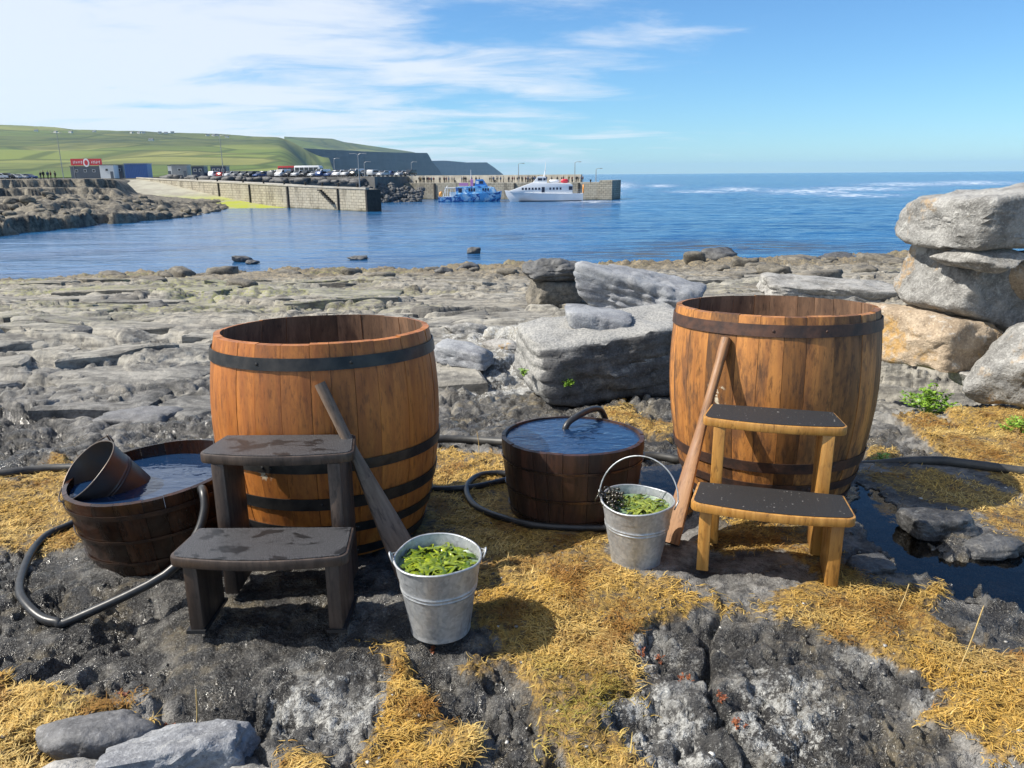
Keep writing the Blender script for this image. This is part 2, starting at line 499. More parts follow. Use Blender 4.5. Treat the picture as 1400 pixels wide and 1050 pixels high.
SIT = [(-0.80, 3.22, .52), (1.30, 3.72, .52), (0.285, 3.42, .42), (-1.50, 3.04, .42), (-0.25, 2.34, .17), (0.50, 2.84, .17), (-0.83, 2.45, .42), (1.02, 2.84, .42), (-.38, 2.62, .1), (.68, 2.95, .1)]

def ground_h(x, y):
    b = base(x, y)
    far = sstep(4.0, 8.0, y)
    shore = sstep(34, 52, y)
    # broad swells and bedding ledges
    sw = fbm2(x * 0.22 + 3, y * 0.16, 3, 5) * (0.02 + 0.16 * far + 0.20 * shore)
    wx = x + fbm2(x * 0.5, y * 0.5, 3, 21) * 0.8; wy = y + fbm2(x * 0.5, y * 0.5, 3, 22) * 0.8
    led = fbm2(wx * 0.24, wy * 0.62, 4, 41) * (0.06 + 0.26 * far)
    st = 0.075
    q = led / st; fq = q - np.floor(q)
    led = (np.floor(q) + sstep(0.90, 1.0, fq)) * st - far * 0.05 * np.exp(-((fq - 0.88) / 0.05) ** 2)
    l2 = fbm2(wx * 0.8, wy * 1.7, 3, 43) * (0.03 + 0.12 * far); q2 = l2 / 0.03; f2q = q2 - np.floor(q2)
    led = led + (np.floor(q2) + sstep(0.8, 1.0, f2q)) * 0.03 * 0.8
    # jointed slabs
    ca, sa = math.cos(0.32), math.sin(0.32)
    rx = wx * ca + wy * sa; ry = -wx * sa + wy * ca
    s1 = 0.95
    f1, f2, idv, lx, ly = voro(rx / (s1 * 1.25), ry / (s1 * 0.9), 3)
    w = 0.035 + 0.0035 * y
    crack = np.exp(-((f2 - f1) / w) ** 2)
    crack *= sstep(0.25, 0.6, vn2(x * .45, y * .45, 77))
    slab = (idv - 0.5) * 0.07 + (np.sin(idv * 91) * lx + np.cos(idv * 57) * ly) * 0.05
    # bigger blocks further down the shore
    g1, g2, gid, gx, gy = voro(wx / 2.6, wy / 2.0, 9)
    big = (gid - 0.5) * 0.42 - np.exp(-((g2 - g1) / 0.12) ** 2) * 0.25
    h = sw + led + far * (slab - crack * 0.13) + shore * big * 0.9
    # eroded, pitted near rock
    near = 1 - sstep(5, 11, y)
    r1 = fbm2(x * 2.2, y * 2.2, 4, 61) * 0.035
    rg = 1 - np.abs(fbm2(x * 5.5, y * 5.5, 4, 71)) * 2.2
    r2 = -np.clip(rg - 0.55, 0, 1) * 0.055
    f1, f2, idv, _, _ = voro(x * 8 + fbm2(x * 6, y * 6, 3, 8) * 1.4, y * 10 + fbm2(x * 6, y * 6, 3, 9) * 1.4, 15)
    wob = fbm2(x * 3.1, y * 3.1, 3, 66)
    lump = (0.35 - f1) * 0.020 + ((idv - .5) * 0.022 - np.exp(-((f2 - f1) / 0.10) ** 2) * 0.020) * sstep(-.25, .25, wob)
    p1, p2, pid, _, _ = voro(x * 26 + fbm2(x * 14, y * 14, 2, 18) * 1.5, y * 26 + fbm2(x * 14, y * 14, 2, 19) * 1.5, 25)
    pit = sstep(0.35, 0.65, vn2(x * 2.1, y * 2.1, 27))
    lump = lump + (0.4 - p1) * 0.009 * (0.25 + pit) - np.clip(0.75 - np.abs(fbm2(x * 17, y * 17, 3, 28)) * 4, 0, 1) * 0.012 * (.2 + pit) + fbm2(x * 30, y * 30, 2, 29) * 0.006
    c1 = -np.exp(-((np.abs(fbm2(x * 0.9 + 9, y * 0.9, 3, 88))) / 0.028) ** 2) * 0.05
    h = h + near * (r1 * 1.3 + r2 * 1.5 + lump * 1.25 + c1)
    # strata lines running along the shore in the middle distance
    lay = fbm2(x * 0.8, y * 2.6, 4, 91) * 0.05
    h = h + (far * (1 - shore)) * (lay + fbm2(x * 3, y * 5, 3, 95) * 0.03)
    # cobbles at the water's edge
    f1, f2, idv, _, _ = voro(x * 1.9, y * 1.5, 19)
    h = h + shore * (0.3 - f1) * 0.30 * (0.4 + idv)
    return b, h
def ground_full(x, y):
    b, h = ground_h(x, y)
    g, wt, pl = masks(x, y, b)
    h = h * (1 - 0.55 * g) + g * 0.012
    for sx, sy, sr in SIT:
        d = np.hypot(x - sx, y - sy)
        k = 1 - sstep(sr * 0.85, sr * 1.35, d)
        h = h * (1 - 0.62 * k) + 0.004 * k
    u, v = pix(x, y, b)
    pit_ = np.zeros(x.shape)
    for pl_, zp in ((PUDDLE, -0.10), (PUD2, -0.12)):
        acc = np.zeros(x.shape)
        for q in range(4):
            acc += inpoly(u + fbm2(x * 6, y * 6, 3, 400 + q) * 34, v + fbm2(x * 6, y * 6, 3, 410 + q) * 26, pl_)
        acc /= 4
        pit_ = np.maximum(pit_, acc)
        h = np.where(acc > 0, h * (1 - acc) + acc * (zp - b), h)
    if True:
        lift = inpoly(u, v, [(1140, 640), (1700, 640), (1700, 900), (1140, 900)])
        h = np.where((pit_ == 0) & lift, np.maximum(h, -0.036 - b), h)
    return b + h, g, wt, pl
ys = []
y = -4.0
while y < 1.3: ys.append(y); y += 0.25 if y < 0.7 else 0.06
while y < 78:
    ys.append(y); y += (y + 0.6) * (0.0045 if y < 20 else 0.0062)
ys.append(84)
ys = np.array(ys)
us = np.concatenate([np.linspace(-2.4, -0.95, 60, endpoint=False), np.linspace(-0.95, 0.95, 640, endpoint=False), np.linspace(0.95, 2.4, 61)])
X = us[None, :] * (np.maximum(ys, 0.2)[:, None] + 0.8); Yg = np.repeat(ys[:, None], len(us), 1)
GX, GY = X.ravel(), Yg.ravel()
GZ, mg, mw, mp = ground_full(GX, GY)
nr, nc = X.shape
i = np.arange(nr * nc).reshape(nr, nc)
FQ = np.stack([i[:-1, :-1], i[:-1, 1:], i[1:, 1:], i[1:, :-1]], -1).reshape(-1, 4)
gme = npmesh('ground', np.stack([GX, GY, GZ], 1), FQ)
setcol(gme, 'm1', np.stack([mg, mw, mp], 1))
alg = sstep(0.05, 0.5, fbm2(GX * 0.28, GY * 0.35, 3, 201)) * sstep(9, 18, GY) * (0.25 + 0.75 * sstep(2, -8, GX))
tan = np.clip(sstep(24, 50, GY - 0.16 * GX) + 0.35 * sstep(9, 16, GY) * vn2(GX * .3, GY * .3, 7), 0, 1)
setcol(gme, 'm2', np.stack([alg, tan, sstep(4.2, 7.5, GY + 0.12 * GX)], 1))
GZ2 = GZ.reshape(nr, nc)
def gz(x, y):
    """height of the finished ground at a point (bilinear in the grid)"""
    j = np.clip(np.searchsorted(ys, y) - 1, 0, nr - 2); ty = (y - ys[j]) / (ys[j + 1] - ys[j])
    def row(jj):
        uu = x / (max(ys[jj], 0.2) + 0.8); return np.interp(uu, us, GZ2[jj])
    return row(j) * (1 - ty) + row(j + 1) * ty

s = NT('shore rock')
p = s.pos()
_, ag, aw, ap = s.attr('m1'); _, aa, at_, amid = s.attr('m2')
na = s.noise(p, 1.6, 6, 0.65, 0.3); nb = s.noise(p, 9.0, 6, 0.68, 0.2); ncn = s.noise(p, 42.0, 4, 0.7)
nl = s.noise(s.mapn(p, (0.5, 2.2, 6)), 2.4, 5, 0.6, 0.4)
f = s.math('ADD', s.math('MULTIPLY', na, 0.45), s.math('MULTIPLY', nb, 0.55))
near = s.mix(s.rng(f, 0.42, 0.60), (0.055, 0.054, 0.053), (0.27, 0.262, 0.25))
midc = s.mix(s.rng(s.math('ADD', s.math('MULTIPLY', nl, 0.6), s.math('MULTIPLY', nb, 0.4)), 0.38, 0.60), (0.105, 0.10, 0.09), (0.33, 0.312, 0.27))
midc = s.mix(s.rng(s.noise(s.mapn(p, (0.7, 1.2, 1)), 0.5, 5, 0.65, 0.5), 0.52, 0.66, 0, 0.75), midc, (0.075, 0.072, 0.068))
c = s.mix(amid, near, midc)
c = s.mix(s.math('MULTIPLY', s.rng(ncn, 0.45, 0.28, 0, 0.6), s.rng(amid, 0, 1, 1.0, 0.35)), c, (0.03, 0.03, 0.03))
c = s.mix(s.math('MULTIPLY', at_, s.rng(nb, 0.3, 0.6, 0.45, 1.0)), c, s.mix(s.rng(nb, 0.40, 0.62), (0.055, 0.044, 0.026), (0.24, 0.19, 0.115)))
c = s.mix(s.math('MULTIPLY', aa, s.rng(nb, 0.42, 0.62, 0, 0.75)), c, (0.20, 0.21, 0.055))
wetf = s.math('MULTIPLY', aw, s.rng(na, 0.30, 0.50, 0.7, 1.0))
c = s.mix(s.math('MULTIPLY', wetf, 0.74), c, s.mix(s.rng(nb, 0.45, 0.64), (0.013, 0.012, 0.012), s.mix(s.rng(s.noise(p, 2.6, 4, 0.6, 0.4), 0.44, 0.58), (0.14, 0.133, 0.12), (0.14, 0.108, 0.055))))
nsp = s.noise(p, 130, 3, 0.7, 0.3)
palef = s.math('MULTIPLY', ap, s.rng(s.math('ADD', s.math('MULTIPLY', nb, 0.45), s.math('ADD', s.math('MULTIPLY', ncn, 0.3), s.math('MULTIPLY', nsp, 0.25))), 0.47, 0.53))
c = s.mix(s.math('MULTIPLY', s.rng(nsp, 0.60, 0.66, 0, 0.6), s.math('SUBTRACT', 1.0, amid)), c, (0.30, 0.30, 0.28))
c = s.mix(palef, c, s.mix(s.rng(ncn, 0.4, 0.65), (0.25, 0.25, 0.24), (0.46, 0.46, 0.44)))
c = s.mix(s.math('MULTIPLY', s.rng(ag, 0.2, 0.8), s.rng(nb, 0.36, 0.5, 0.25, 1.0)), c, s.mix(s.rng(ncn, 0.35, 0.62), (0.10, 0.065, 0.03), (0.40, 0.25, 0.06)))
ro = s.math('SUBTRACT', 0.82, s.math('MULTIPLY', s.math('MULTIPLY', wetf, s.math('SUBTRACT', 1.0, ag)), s.rng(nb, 0.3, 0.6, 0.40, 0.68)))
hh = s.math('ADD', s.math('MULTIPLY', nb, 0.6), s.math('ADD', s.math('MULTIPLY', ncn, 0.22), s.math('MULTIPLY', nl, 0.5)))
nq_ = s.noise(s.mapn(p, (1, 1.3, 1)), 85, 3, 0.75, 0.6); hh = s.math('ADD', hh, s.math('MULTIPLY', s.math('MULTIPLY', nq_, s.math('SUBTRACT', 1.0, amid)), 0.42))
s.bump(hh, 0.85, 0.05)
M['ground'] = s.set(c, ro, 0, 0.45)
ground = link('ground', gme, M['ground'])
tag(ground, 'grey limestone shore rock sloping down to the sea', 'ground', kind='structure')

# jointed beds of the pavement: each slab that can be told apart is a piece of its own
def clip_cell(site, others):
    P_ = [(site[0] + a_ * 6, site[1] + b_ * 6) for a_, b_ in ((-1, -1), (1, -1), (1, 1), (-1, 1))]
    for o_ in others:
        mx_, my_ = (site[0] + o_[0]) / 2, (site[1] + o_[1]) / 2; nx, ny = o_[0] - site[0], o_[1] - site[1]
        out = []
        for k in range(len(P_)):
            a_, b_ = P_[k], P_[(k + 1) % len(P_)]
            da = (a_[0] - mx_) * nx + (a_[1] - my_) * ny; db = (b_[0] - mx_) * nx + (b_[1] - my_) * ny
            if da <= 0: out.append(a_)
            if da * db < 0: t = da / (da - db); out.append((a_[0] + (b_[0] - a_[0]) * t, a_[1] + (b_[1] - a_[1]) * t))
        P_ = out
        if len(P_) < 3: return None
    return P_
KEEPOUT = [(1.0, 5.6, .9), (2.1, 11.3, 1.2), (.9, 15.5, 1.0), (3.4, 6.1, 1.4), (-0.8, 4.6, .3)]
def pavement(y0, y1, sx, sy, ang, seed, thick, drop, lift):
    rd = np.random.default_rng(seed); ca, sa = math.cos(ang), math.sin(ang); n_ = 0
    sites = {}
    gx0, gx1, gy0, gy1 = int(-70 / sx), int(70 / sx), int(-10 / sy), int(75 / sy)
    for i_ in range(gx0, gx1):
        for j_ in range(gy0, gy1):
            p_ = ((i_ + .5 + rd.uniform(-.38, .38)), (j_ + .5 + rd.uniform(-.36, .36))); sites[i_, j_] = (p_[0] * sx, p_[1] * sy)
    for (i_, j_), st_ in sites.items():
        r1_, r2_, r3_, r4_ = rd.random(4)
        wx_, wy_ = st_[0] * ca - st_[1] * sa, st_[0] * sa + st_[1] * ca
        if not (y0 < wy_ < y1) or abs(wx_) > wy_ * .74 + 1.2 or r1_ < drop: continue
        if any(math.hypot(wx_ - a_, wy_ - b_) < c_ + .2 for a_, b_, c_ in KEEPOUT): continue
        nb_ = [sites[i_ + a_, j_ + b_] for a_ in (-2, -1, 0, 1, 2) for b_ in (-2, -1, 0, 1, 2) if (a_ or b_) and (i_ + a_, j_ + b_) in sites]
        cell = clip_cell(st_, nb_)
        if not cell: continue
        cell = [(q[0] * ca - q[1] * sa, q[0] * sa + q[1] * ca) for q in cell]
        cx_ = sum(q[0] for q in cell) / len(cell); cy_ = sum(q[1] for q in cell) / len(cell)
        ring = []
        for k in range(len(cell)):
            a_, b_ = cell[k], cell[(k + 1) % len(cell)]; L_ = math.hypot(b_[0] - a_[0], b_[1] - a_[1]); m_ = max(1, int(L_ / .16))
            for t in range(m_): ring.append((a_[0] + (b_[0] - a_[0]) * t / m_, a_[1] + (b_[1] - a_[1]) * t / m_))
        Rg = np.array(ring); gap = .025 + .0022 * wy_
        dx_, dy_ = Rg[:, 0] - cx_, Rg[:, 1] - cy_; dl = np.hypot(dx_, dy_) + 1e-6
        shr = gap + .05 * np.abs(fbm2(Rg[:, 0] * 4, Rg[:, 1] * 4, 2, seed + 1)) + .07 * r4_
        k_ = np.clip(1 - shr / dl, .3, 1); Rg = np.stack([cx_ + dx_ * k_, cy_ + dy_ * k_], 1)
        Rg += np.stack([fbm2(Rg[:, 0] * 7, Rg[:, 1] * 7, 2, seed + 3), fbm2(Rg[:, 0] * 7, Rg[:, 1] * 7, 2, seed + 4)], 1) * .03
        zs_ = np.array([gz(a_, b_) for a_, b_ in Rg]); A_ = np.stack([Rg[:, 0] - cx_, Rg[:, 1] - cy_, np.ones(len(Rg))], 1)
        pl_ = np.linalg.lstsq(A_, zs_, rcond=None)[0]
        pl_[0] += (r2_ - .5) * .05; pl_[1] = pl_[1] * .7 - .03 + (r3_ - .5) * .05
        off = lift * (.35 + 1.1 * r4_)
        N_ = len(Rg); V = []
        for (f_, dz_) in ((1.0, -thick), (1.0, -.022), (None, 0), (.55, .0)):
            if f_ is None: kk = np.clip(1 - .045 / np.hypot(Rg[:, 0] - cx_, Rg[:, 1] - cy_), .5, 1)
            else: kk = np.full(N_, f_)
            X_ = cx_ + (Rg[:, 0] - cx_) * kk; Y_ = cy_ + (Rg[:, 1] - cy_) * kk
            Z_ = pl_[0] * (X_ - cx_) + pl_[1] * (Y_ - cy_) + pl_[2] + off + dz_ + fbm2(X_ * 2.2, Y_ * 3.6, 3, 77) * .035
            V.append(np.stack([X_, Y_, Z_], 1))
        V.append(np.array([[cx_, cy_, pl_[2] + off + float(fbm2(np.array([cx_ * 2.2]), np.array([cy_ * 3.6]), 3, 77)[0]) * .035]]))
        V = np.concatenate(V); tri = []
        for r_ in range(3):
            for k in range(N_):
                l_ = (k + 1) % N_; tri += [(r_ * N_ + k, r_ * N_ + l_, (r_ + 1) * N_ + l_), (r_ * N_ + k, (r_ + 1) * N_ + l_, (r_ + 1) * N_ + k)]
        tri += [(3 * N_ + k, 3 * N_ + (k + 1) % N_, 4 * N_) for k in range(N_)]
        me = npmesh('slab', V, np.array(tri), True); me.set_sharp_from_angle(angle=R(28))
        setcol(me, 'm1', np.zeros((len(V), 3)))
        al_ = sstep(0.0, 0.5, fbm2(V[:, 0] * .28, V[:, 1] * .35, 3, 201)) * float(sstep(9, 18, wy_)) * float(sstep(2, -8, wx_)); tn_ = np.full(len(V), float(np.clip(sstep(24, 50, wy_ - .16 * wx_) + .4 * r3_ * sstep(9, 16, wy_), 0, 1)))
        setcol(me, 'm2', np.stack([al_, tn_, np.full(len(V), float(sstep(4.2, 7.5, wy_ + .12 * wx_)))], 1))
        link('slab', me, M['ground'], ground); n_ += 1
    return n_
n1_ = pavement(5.9, 14.5, 1.25, .85, .22, 31, .30, .24, .040)
n2_ = pavement(14.5, 33, 2.5, 1.9, .12, 37, .5, .30, .08)
print('slabs', n1_, n2_)
# chips of stone and shell scattered on the near rock
rd = np.random.default_rng(77); mb = MB(); V_, F_ = ico(1) if False else (None, None)
ch = []
while len(ch) < 4200:
    yy_ = 1.5 + 3.6 * rd.random() ** 1.4; xx_ = rd.uniform(-1, 1) * (yy_ * .72 + .7)
    if any(math.hypot(xx_ - a_, yy_ - b_) < c_ * .9 for a_, b_, c_ in SIT): continue
    ch.append((xx_, yy_))
bmc = bmesh.new(); bmesh.ops.create_icosphere(bmc, subdivisions=1, radius=1); Vi = np.array([v.co[:] for v in bmc.verts]); Fi = np.array([[v.index for v in f_.verts] for f_ in bmc.faces]); bmc.free()
VV_ = []; FF_ = []; CC_ = []
for k, (xx_, yy_) in enumerate(ch):
    sz = .0022 + .009 * rd.random() ** 5; q = Vi * np.array([sz, sz * rd.uniform(.5, 1), sz * rd.uniform(.3, .7)]) * rd.uniform(.75, 1.2, (len(Vi), 1)); a_ = rd.uniform(0, 6.28)
    q = np.stack([q[:, 0] * math.cos(a_) - q[:, 1] * math.sin(a_), q[:, 0] * math.sin(a_) + q[:, 1] * math.cos(a_), q[:, 2]], 1) + np.array([xx_, yy_, gz(xx_, yy_) + sz * .2])
    FF_.append(Fi + len(VV_) * len(Vi)); VV_.append(q); c_ = rd.choice([.05, .09, .16, .3, .55], p=[.36, .28, .22, .09, .05]); CC_.append(np.repeat(np.array([[c_, c_ * .97, c_ * .9]]), len(Vi), 0))
cme = npmesh('stone_chips', np.concatenate(VV_), np.concatenate(FF_), False); setcol(cme, 'm1', np.concatenate(CC_))
s = NT('stone chips'); cA, _, _, _ = s.attr('m1'); M['chips'] = s.set(cA, .28, 0, .5)
tag(link('stone_chips', cme, M['chips']), 'small chips of stone and shell strewn over the near rock', 'gravel', kind='stuff')

# ------------------------------------------------------------------ standing water on the rock
s = NT('still water')
s.t.nodes.remove(s.b)
fr = s.n('ShaderNodeFresnel'); fr.inputs['IOR'].default_value = 1.5
gl = s.n('ShaderNodeBsdfGlossy'); gl.inputs['Roughness'].default_value = 0.03
tp_ = s.n('ShaderNodeBsdfTransparent'); tp_.inputs[0].default_value = (0.55, 0.48, 0.37, 1)
bq = s.n('ShaderNodeBump'); bq.inputs['Strength'].default_value = 0.08; bq.inputs['Distance'].default_value = 0.02; s.put(s.noise(s.pos(), 9, 3, 0.5), bq.inputs['Height'])
s.t.links.new(bq.outputs[0], gl.inputs['Normal']); s.t.links.new(bq.outputs[0], fr.inputs['Normal'])
mx = s.n('ShaderNodeMixShader'); s.put(fr.outputs[0], mx.inputs[0]); s.t.links.new(tp_.outputs[0], mx.inputs[1]); s.t.links.new(gl.outputs[0], mx.inputs[2]); s.t.links.new(mx.outputs[0], s.out.inputs[0])
M['puddle'] = s.m
def puddle(name, poly, label, dz):
    pts = [gp(*q) for q in poly]
    zz_ = np.mean([base(q[0], q[1]) for q in pts])
    cx = np.mean([q[0] for q in pts]); cy = np.mean([q[1] for q in pts])
    mb = MB(); V = [(q[0], q[1], dz) for q in pts]
    if sum(V[k][0] * V[(k + 1) % len(V)][1] - V[(k + 1) % len(V)][0] * V[k][1] for k in range(len(V))) < 0: V.reverse()
    mb.add([(cx, cy, dz)] + V, [(0, k + 1, (k + 1) % len(V) + 1) for k in range(len(V))])
    o = mb.build(name, M['puddle'], fix=False); o['kind'] = 'structure'
    tag(o, label, 'puddle'); return o
puddle('puddle', [(1150, 655), (1280, 680), (1400, 705), (1700, 740), (1700, 880), (1420, 850), (1290, 830), (1200, 790), (1160, 730)], 'long narrow pool of dark water on the rock beside the golden step stool', -0.042)
puddle('puddle', [(872, 640), (945, 636), (965, 680), (930, 706), (885, 700)], 'small pool of water between the round tub and the mottled barrel', -0.062)

# ------------------------------------------------------------------ sea
ry_ = [42.0]
while ry_[-1] < 700: ry_.append(ry_[-1] * 1.008 + 0.02)
while ry_[-1] < 26000: ry_.append(ry_[-1] * 1.05)
ry_[-1] = 27000.0
ry_ = np.array(ry_); ux = np.linspace(-1.5, 1.5, 330)
SX = ux[None] * ry_[:, None]; SY = np.repeat(ry_[:, None], len(ux), 1)
x, y = SX.ravel(), SY.ravel()
def wave(x, y, L, ang, s):
    c_, s_ = math.cos(ang), math.sin(ang)
    ph = (x * c_ + y * s_) / L + fbm2(x / L / 4, y / L / 4, 2, s) * 2.2
    return 1 - np.abs(np.sin(ph * math.pi)) * 2
shel = sstep(-60, 60, x)
fadeo = 1 - sstep(350, 700, y)
wz = (wave(x, y, 9, 1.25, 1) * 0.035 + wave(x, y, 4.3, 1.75, 2) * 0.022 + fbm2(x * .35, y * .7, 3, 3) * 0.06) * (0.35 + 1.0 * shel) * fadeo
sme = npmesh('sea', np.stack([x, y, SEA + wz], 1), (lambda i: np.stack([i[:-1, :-1], i[:-1, 1:], i[1:, 1:], i[1:, :-1]], -1).reshape(-1, 4))(np.arange(x.size).reshape(SX.shape)))
u, v = pix(x, y, np.full(x.shape, SEA))
foam = np.zeros(x.shape)
for (cu, cv, ru, rv) in ((846, 254, 22, 5), (842, 264, 8, 3), (1010, 259, 40, 3), (1105, 262, 60, 4), (1175, 258, 70, 3), (1240, 252, 60, 3), (1180, 267, 50, 2.5), (1330, 250, 60, 3), (960, 262, 40, 2), (815, 276, 40, 1.6), (905, 254, 20, 2)):
    foam = np.maximum(foam, np.exp(-((u - cu) / ru) ** 2 - ((v - cv) / rv) ** 2))
kelp = np.maximum(np.exp(-((u - 1010) / 190) ** 2 - ((v - 337) / 9) ** 2), np.exp(-((u - 700) / 90) ** 2 - ((v - 324) / 5) ** 2) * 0.8)
kelp = np.maximum(kelp, np.exp(-((u - 880) / 120) ** 2 - ((v - 347) / 7) ** 2))
setcol(sme, 'm1', np.stack([foam, kelp, 1 - shel], 1))
s = NT('sea water')
p = s.pos()
_, af, ak, ah = s.attr('m1')
w1 = s.noise(s.mapn(p, (1.0, 1.7, 1)), 0.55, 5, 0.6, 0.3)
w2 = s.noise(s.mapn(p, (1.0, 2.6, 1)), 0.07, 4, 0.6, 0.2)
w3 = s.noise(s.mapn(p, (0.3, 1.2, 1)), 0.012, 4, 0.6)
c = s.mix(s.rng(w2, 0.35, 0.65), (0.010, 0.075, 0.20), (0.018, 0.115, 0.27))
c = s.mix(s.rng(w3, 0.45, 0.7, 0, 0.6), c, (0.008, 0.06, 0.16))
fo = s.math('MULTIPLY', af, s.rng(s.noise(s.mapn(p, (0.6, 1.6, 1)), 0.35, 6, 0.7), 0.46, 0.60), True)
ke = s.math('MULTIPLY', ak, s.rng(s.noise(s.mapn(p, (0.45, 2.0, 1)), 0.55, 5, 0.65), 0.44, 0.56), True)
c = s.mix(s.math('MULTIPLY', ke, 0.85), c, (0.075, 0.06, 0.03))
c = s.mix(fo, c, (0.85, 0.88, 0.9))
rough = s.math('ADD', 0.13, s.math('MULTIPLY', s.math('MAXIMUM', fo, ke), 0.5))
hsum = s.math('ADD', s.math('MULTIPLY', w1, 0.5), s.math('MULTIPLY', w2, 2.5))
bq = s.bump(hsum, 0.85, 0.9); s.put(s.math('SUBTRACT', 0.85, s.math('MULTIPLY', ah, 0.55)), bq.inputs['Strength'])
M['sea'] = s.set(c, rough, 0, 0.45)
tag(link('sea', sme, M['sea']), 'blue sea with small waves running to the horizon', 'sea', kind='structure')
#@@NEXT

# ------------------------------------------------------------------ wood, metal and rubber
def wood(name, c1, c2, dark, var=0.25, blotch=0.0, rough=(0.35, 0.6), grain=1.0, scuff=None, spec=0.5, coat=0.0):
    s = NT(name)
    p = s.co('Object')
    cb = s.n('ShaderNodeCombineXYZ'); rr = s.math('MULTIPLY', s.rand(), 30.0)
    for k in range(3): s.put(rr, cb.inputs[k])
    ad = s.n('ShaderNodeVectorMath', operation='ADD'); s.put(p, ad.inputs[0]); s.put(cb.outputs[0], ad.inputs[1])
    v = ad.outputs[0]
    g = s.noise(s.mapn(v, (24, 24, 1.6)), grain, 5, 0.65, 0.3)
    g2 = s.noise(s.mapn(v, (6, 6, 1.4)), grain, 4, 0.6, 0.6)
    b = s.noise(s.mapn(v, (9, 9, 2.2)), 1.0, 6, 0.72, 0.3)
    c = s.mix(s.rng(g, 0.34, 0.66), c1, c2)
    c = s.mix(s.rng(g2, 0.55, 0.75, 0, 0.6), c, dark)
    if blotch:
        b2 = s.noise(s.mapn(v, (22, 22, 7)), 1.0, 5, 0.75, 0.2)
        c = s.mix(s.rng(b, 0.46, 0.62, 0, blotch), c, dark)
        c = s.mix(s.rng(b2, 0.52, 0.64, 0, blotch * 0.75), c, tuple(q * 0.7 for q in dark))
    fine = s.noise(s.mapn(v, (60, 60, 14)), 1.0, 3, 0.7)
    c = s.mix(s.rng(fine, 0.48, 0.30, 0, 0.55), c, tuple(q * 0.5 for q in dark))
    hs = s.n('ShaderNodeHueSaturation'); s.put(s.rng(s.rand(), 0, 1, 1 - var, 1 + var, False), hs.inputs['Value']); s.put(c, hs.inputs['Color'])
    c = hs.outputs[0]
    if scuff:
        for (q, rad) in scuff:
            d = s.n('ShaderNodeVectorMath', operation='DISTANCE'); s.put(p, d.inputs[0]); d.inputs[1].default_value = q
            w = s.noise(p, 38.0, 4, 0.6, 0.8)
            c = s.mix(s.math('MULTIPLY', s.rng(d.outputs['Value'], rad, rad * 0.5), s.rng(w, 0.52, 0.58, 0, 0.8)), c, (0.62, 0.56, 0.42))
    s.bump(s.math('ADD', s.math('MULTIPLY', g, 0.5), s.math('ADD', s.math('MULTIPLY', fine, 0.3), s.math('MULTIPLY', b, 0.4))), 0.45, 0.006)
    return s.set(c, s.rng(b, 0.3, 0.7, rough[0], rough[1]), 0, spec, **{'Coat Weight': coat, 'Coat Roughness': 0.25})
M['stave_a'] = wood('barrel stave varnished', (0.43, 0.155, 0.028), (0.33, 0.105, 0.019), (0.15, 0.047, 0.012), 0.16, 0.45, (0.38, 0.6), 1.0, (((-0.33, -0.36, 0.42), 0.06), ((-0.27, -0.40, 0.41), 0.05), ((-0.15, -0.45, 0.40), 0.05)))
M['stave_b'] = wood('barrel stave mottled', (0.40, 0.17, 0.042), (0.25, 0.10, 0.028), (0.045, 0.024, 0.016), 0.60, 0.66, (0.4, 0.7), 1.0, (((-0.36, -0.335, 0.57), 0.055), ((-0.345, -0.35, 0.52), 0.035)))
M['stave_in'] = wood('barrel inside', (0.23, 0.13, 0.075), (0.15, 0.08, 0.045), (0.05, 0.028, 0.02), 0.3, 0.4, (0.6, 0.85))
M['tub_wood'] = wood('wet tub wood', (0.052, 0.020, 0.009), (0.024, 0.010, 0.006), (0.007, 0.005, 0.004), 0.4, 0.5, (0.12, 0.3), 1.0)
M['tub_wood_b'] = wood('damp tub wood', (0.072, 0.034, 0.022), (0.040, 0.020, 0.014), (0.012, 0.008, 0.007), 0.3, 0.45, (0.3, 0.55), 1.0)
M['stool_gold'] = wood('golden stool wood', (0.50, 0.26, 0.065), (0.36, 0.17, 0.035), (0.13, 0.055, 0.015), 0.15, 0.22, (0.3, 0.5), 1.4, coat=0.2)
M['stool_grey'] = wood('weathered stool wood', (0.095, 0.068, 0.053), (0.052, 0.036, 0.029), (0.014, 0.010, 0.009), 0.2, 0.35, (0.35, 0.65), 1.4)
M['paddle_grey'] = wood('weathered paddle', (0.20, 0.145, 0.105), (0.12, 0.082, 0.06), (0.04, 0.026, 0.02), 0.1, 0.25, (0.55, 0.8), 1.4)
M['paddle_red'] = wood('brown paddle', (0.30, 0.155, 0.065), (0.21, 0.095, 0.04), (0.09, 0.04, 0.02), 0.1, 0.15, (0.45, 0.7), 1.4)
M['hoop'] = simple('black iron hoop', (0.022, 0.024, 0.027), (0.055, 0.052, 0.05), 14, 0.42, 0.55, 0.25)
M['hoop_rust'] = simple('rusty iron hoop', (0.05, 0.035, 0.032), (0.115, 0.06, 0.042), 16, 0.55, 0.4, 0.35)
M['hoop_thin'] = simple('thin wet hoop', (0.06, 0.045, 0.04), (0.11, 0.07, 0.05), 22, 0.25, 0.7, 0.2)
M['rubber'] = simple('black rubber', (0.014, 0.015, 0.017), (0.03, 0.031, 0.033), 20, 0.38, 0, 0.1)
M['pipe'] = simple('dusty black pipe', (0.025, 0.026, 0.027), (0.075, 0.072, 0.065), 9, 0.5, 0, 0.15)
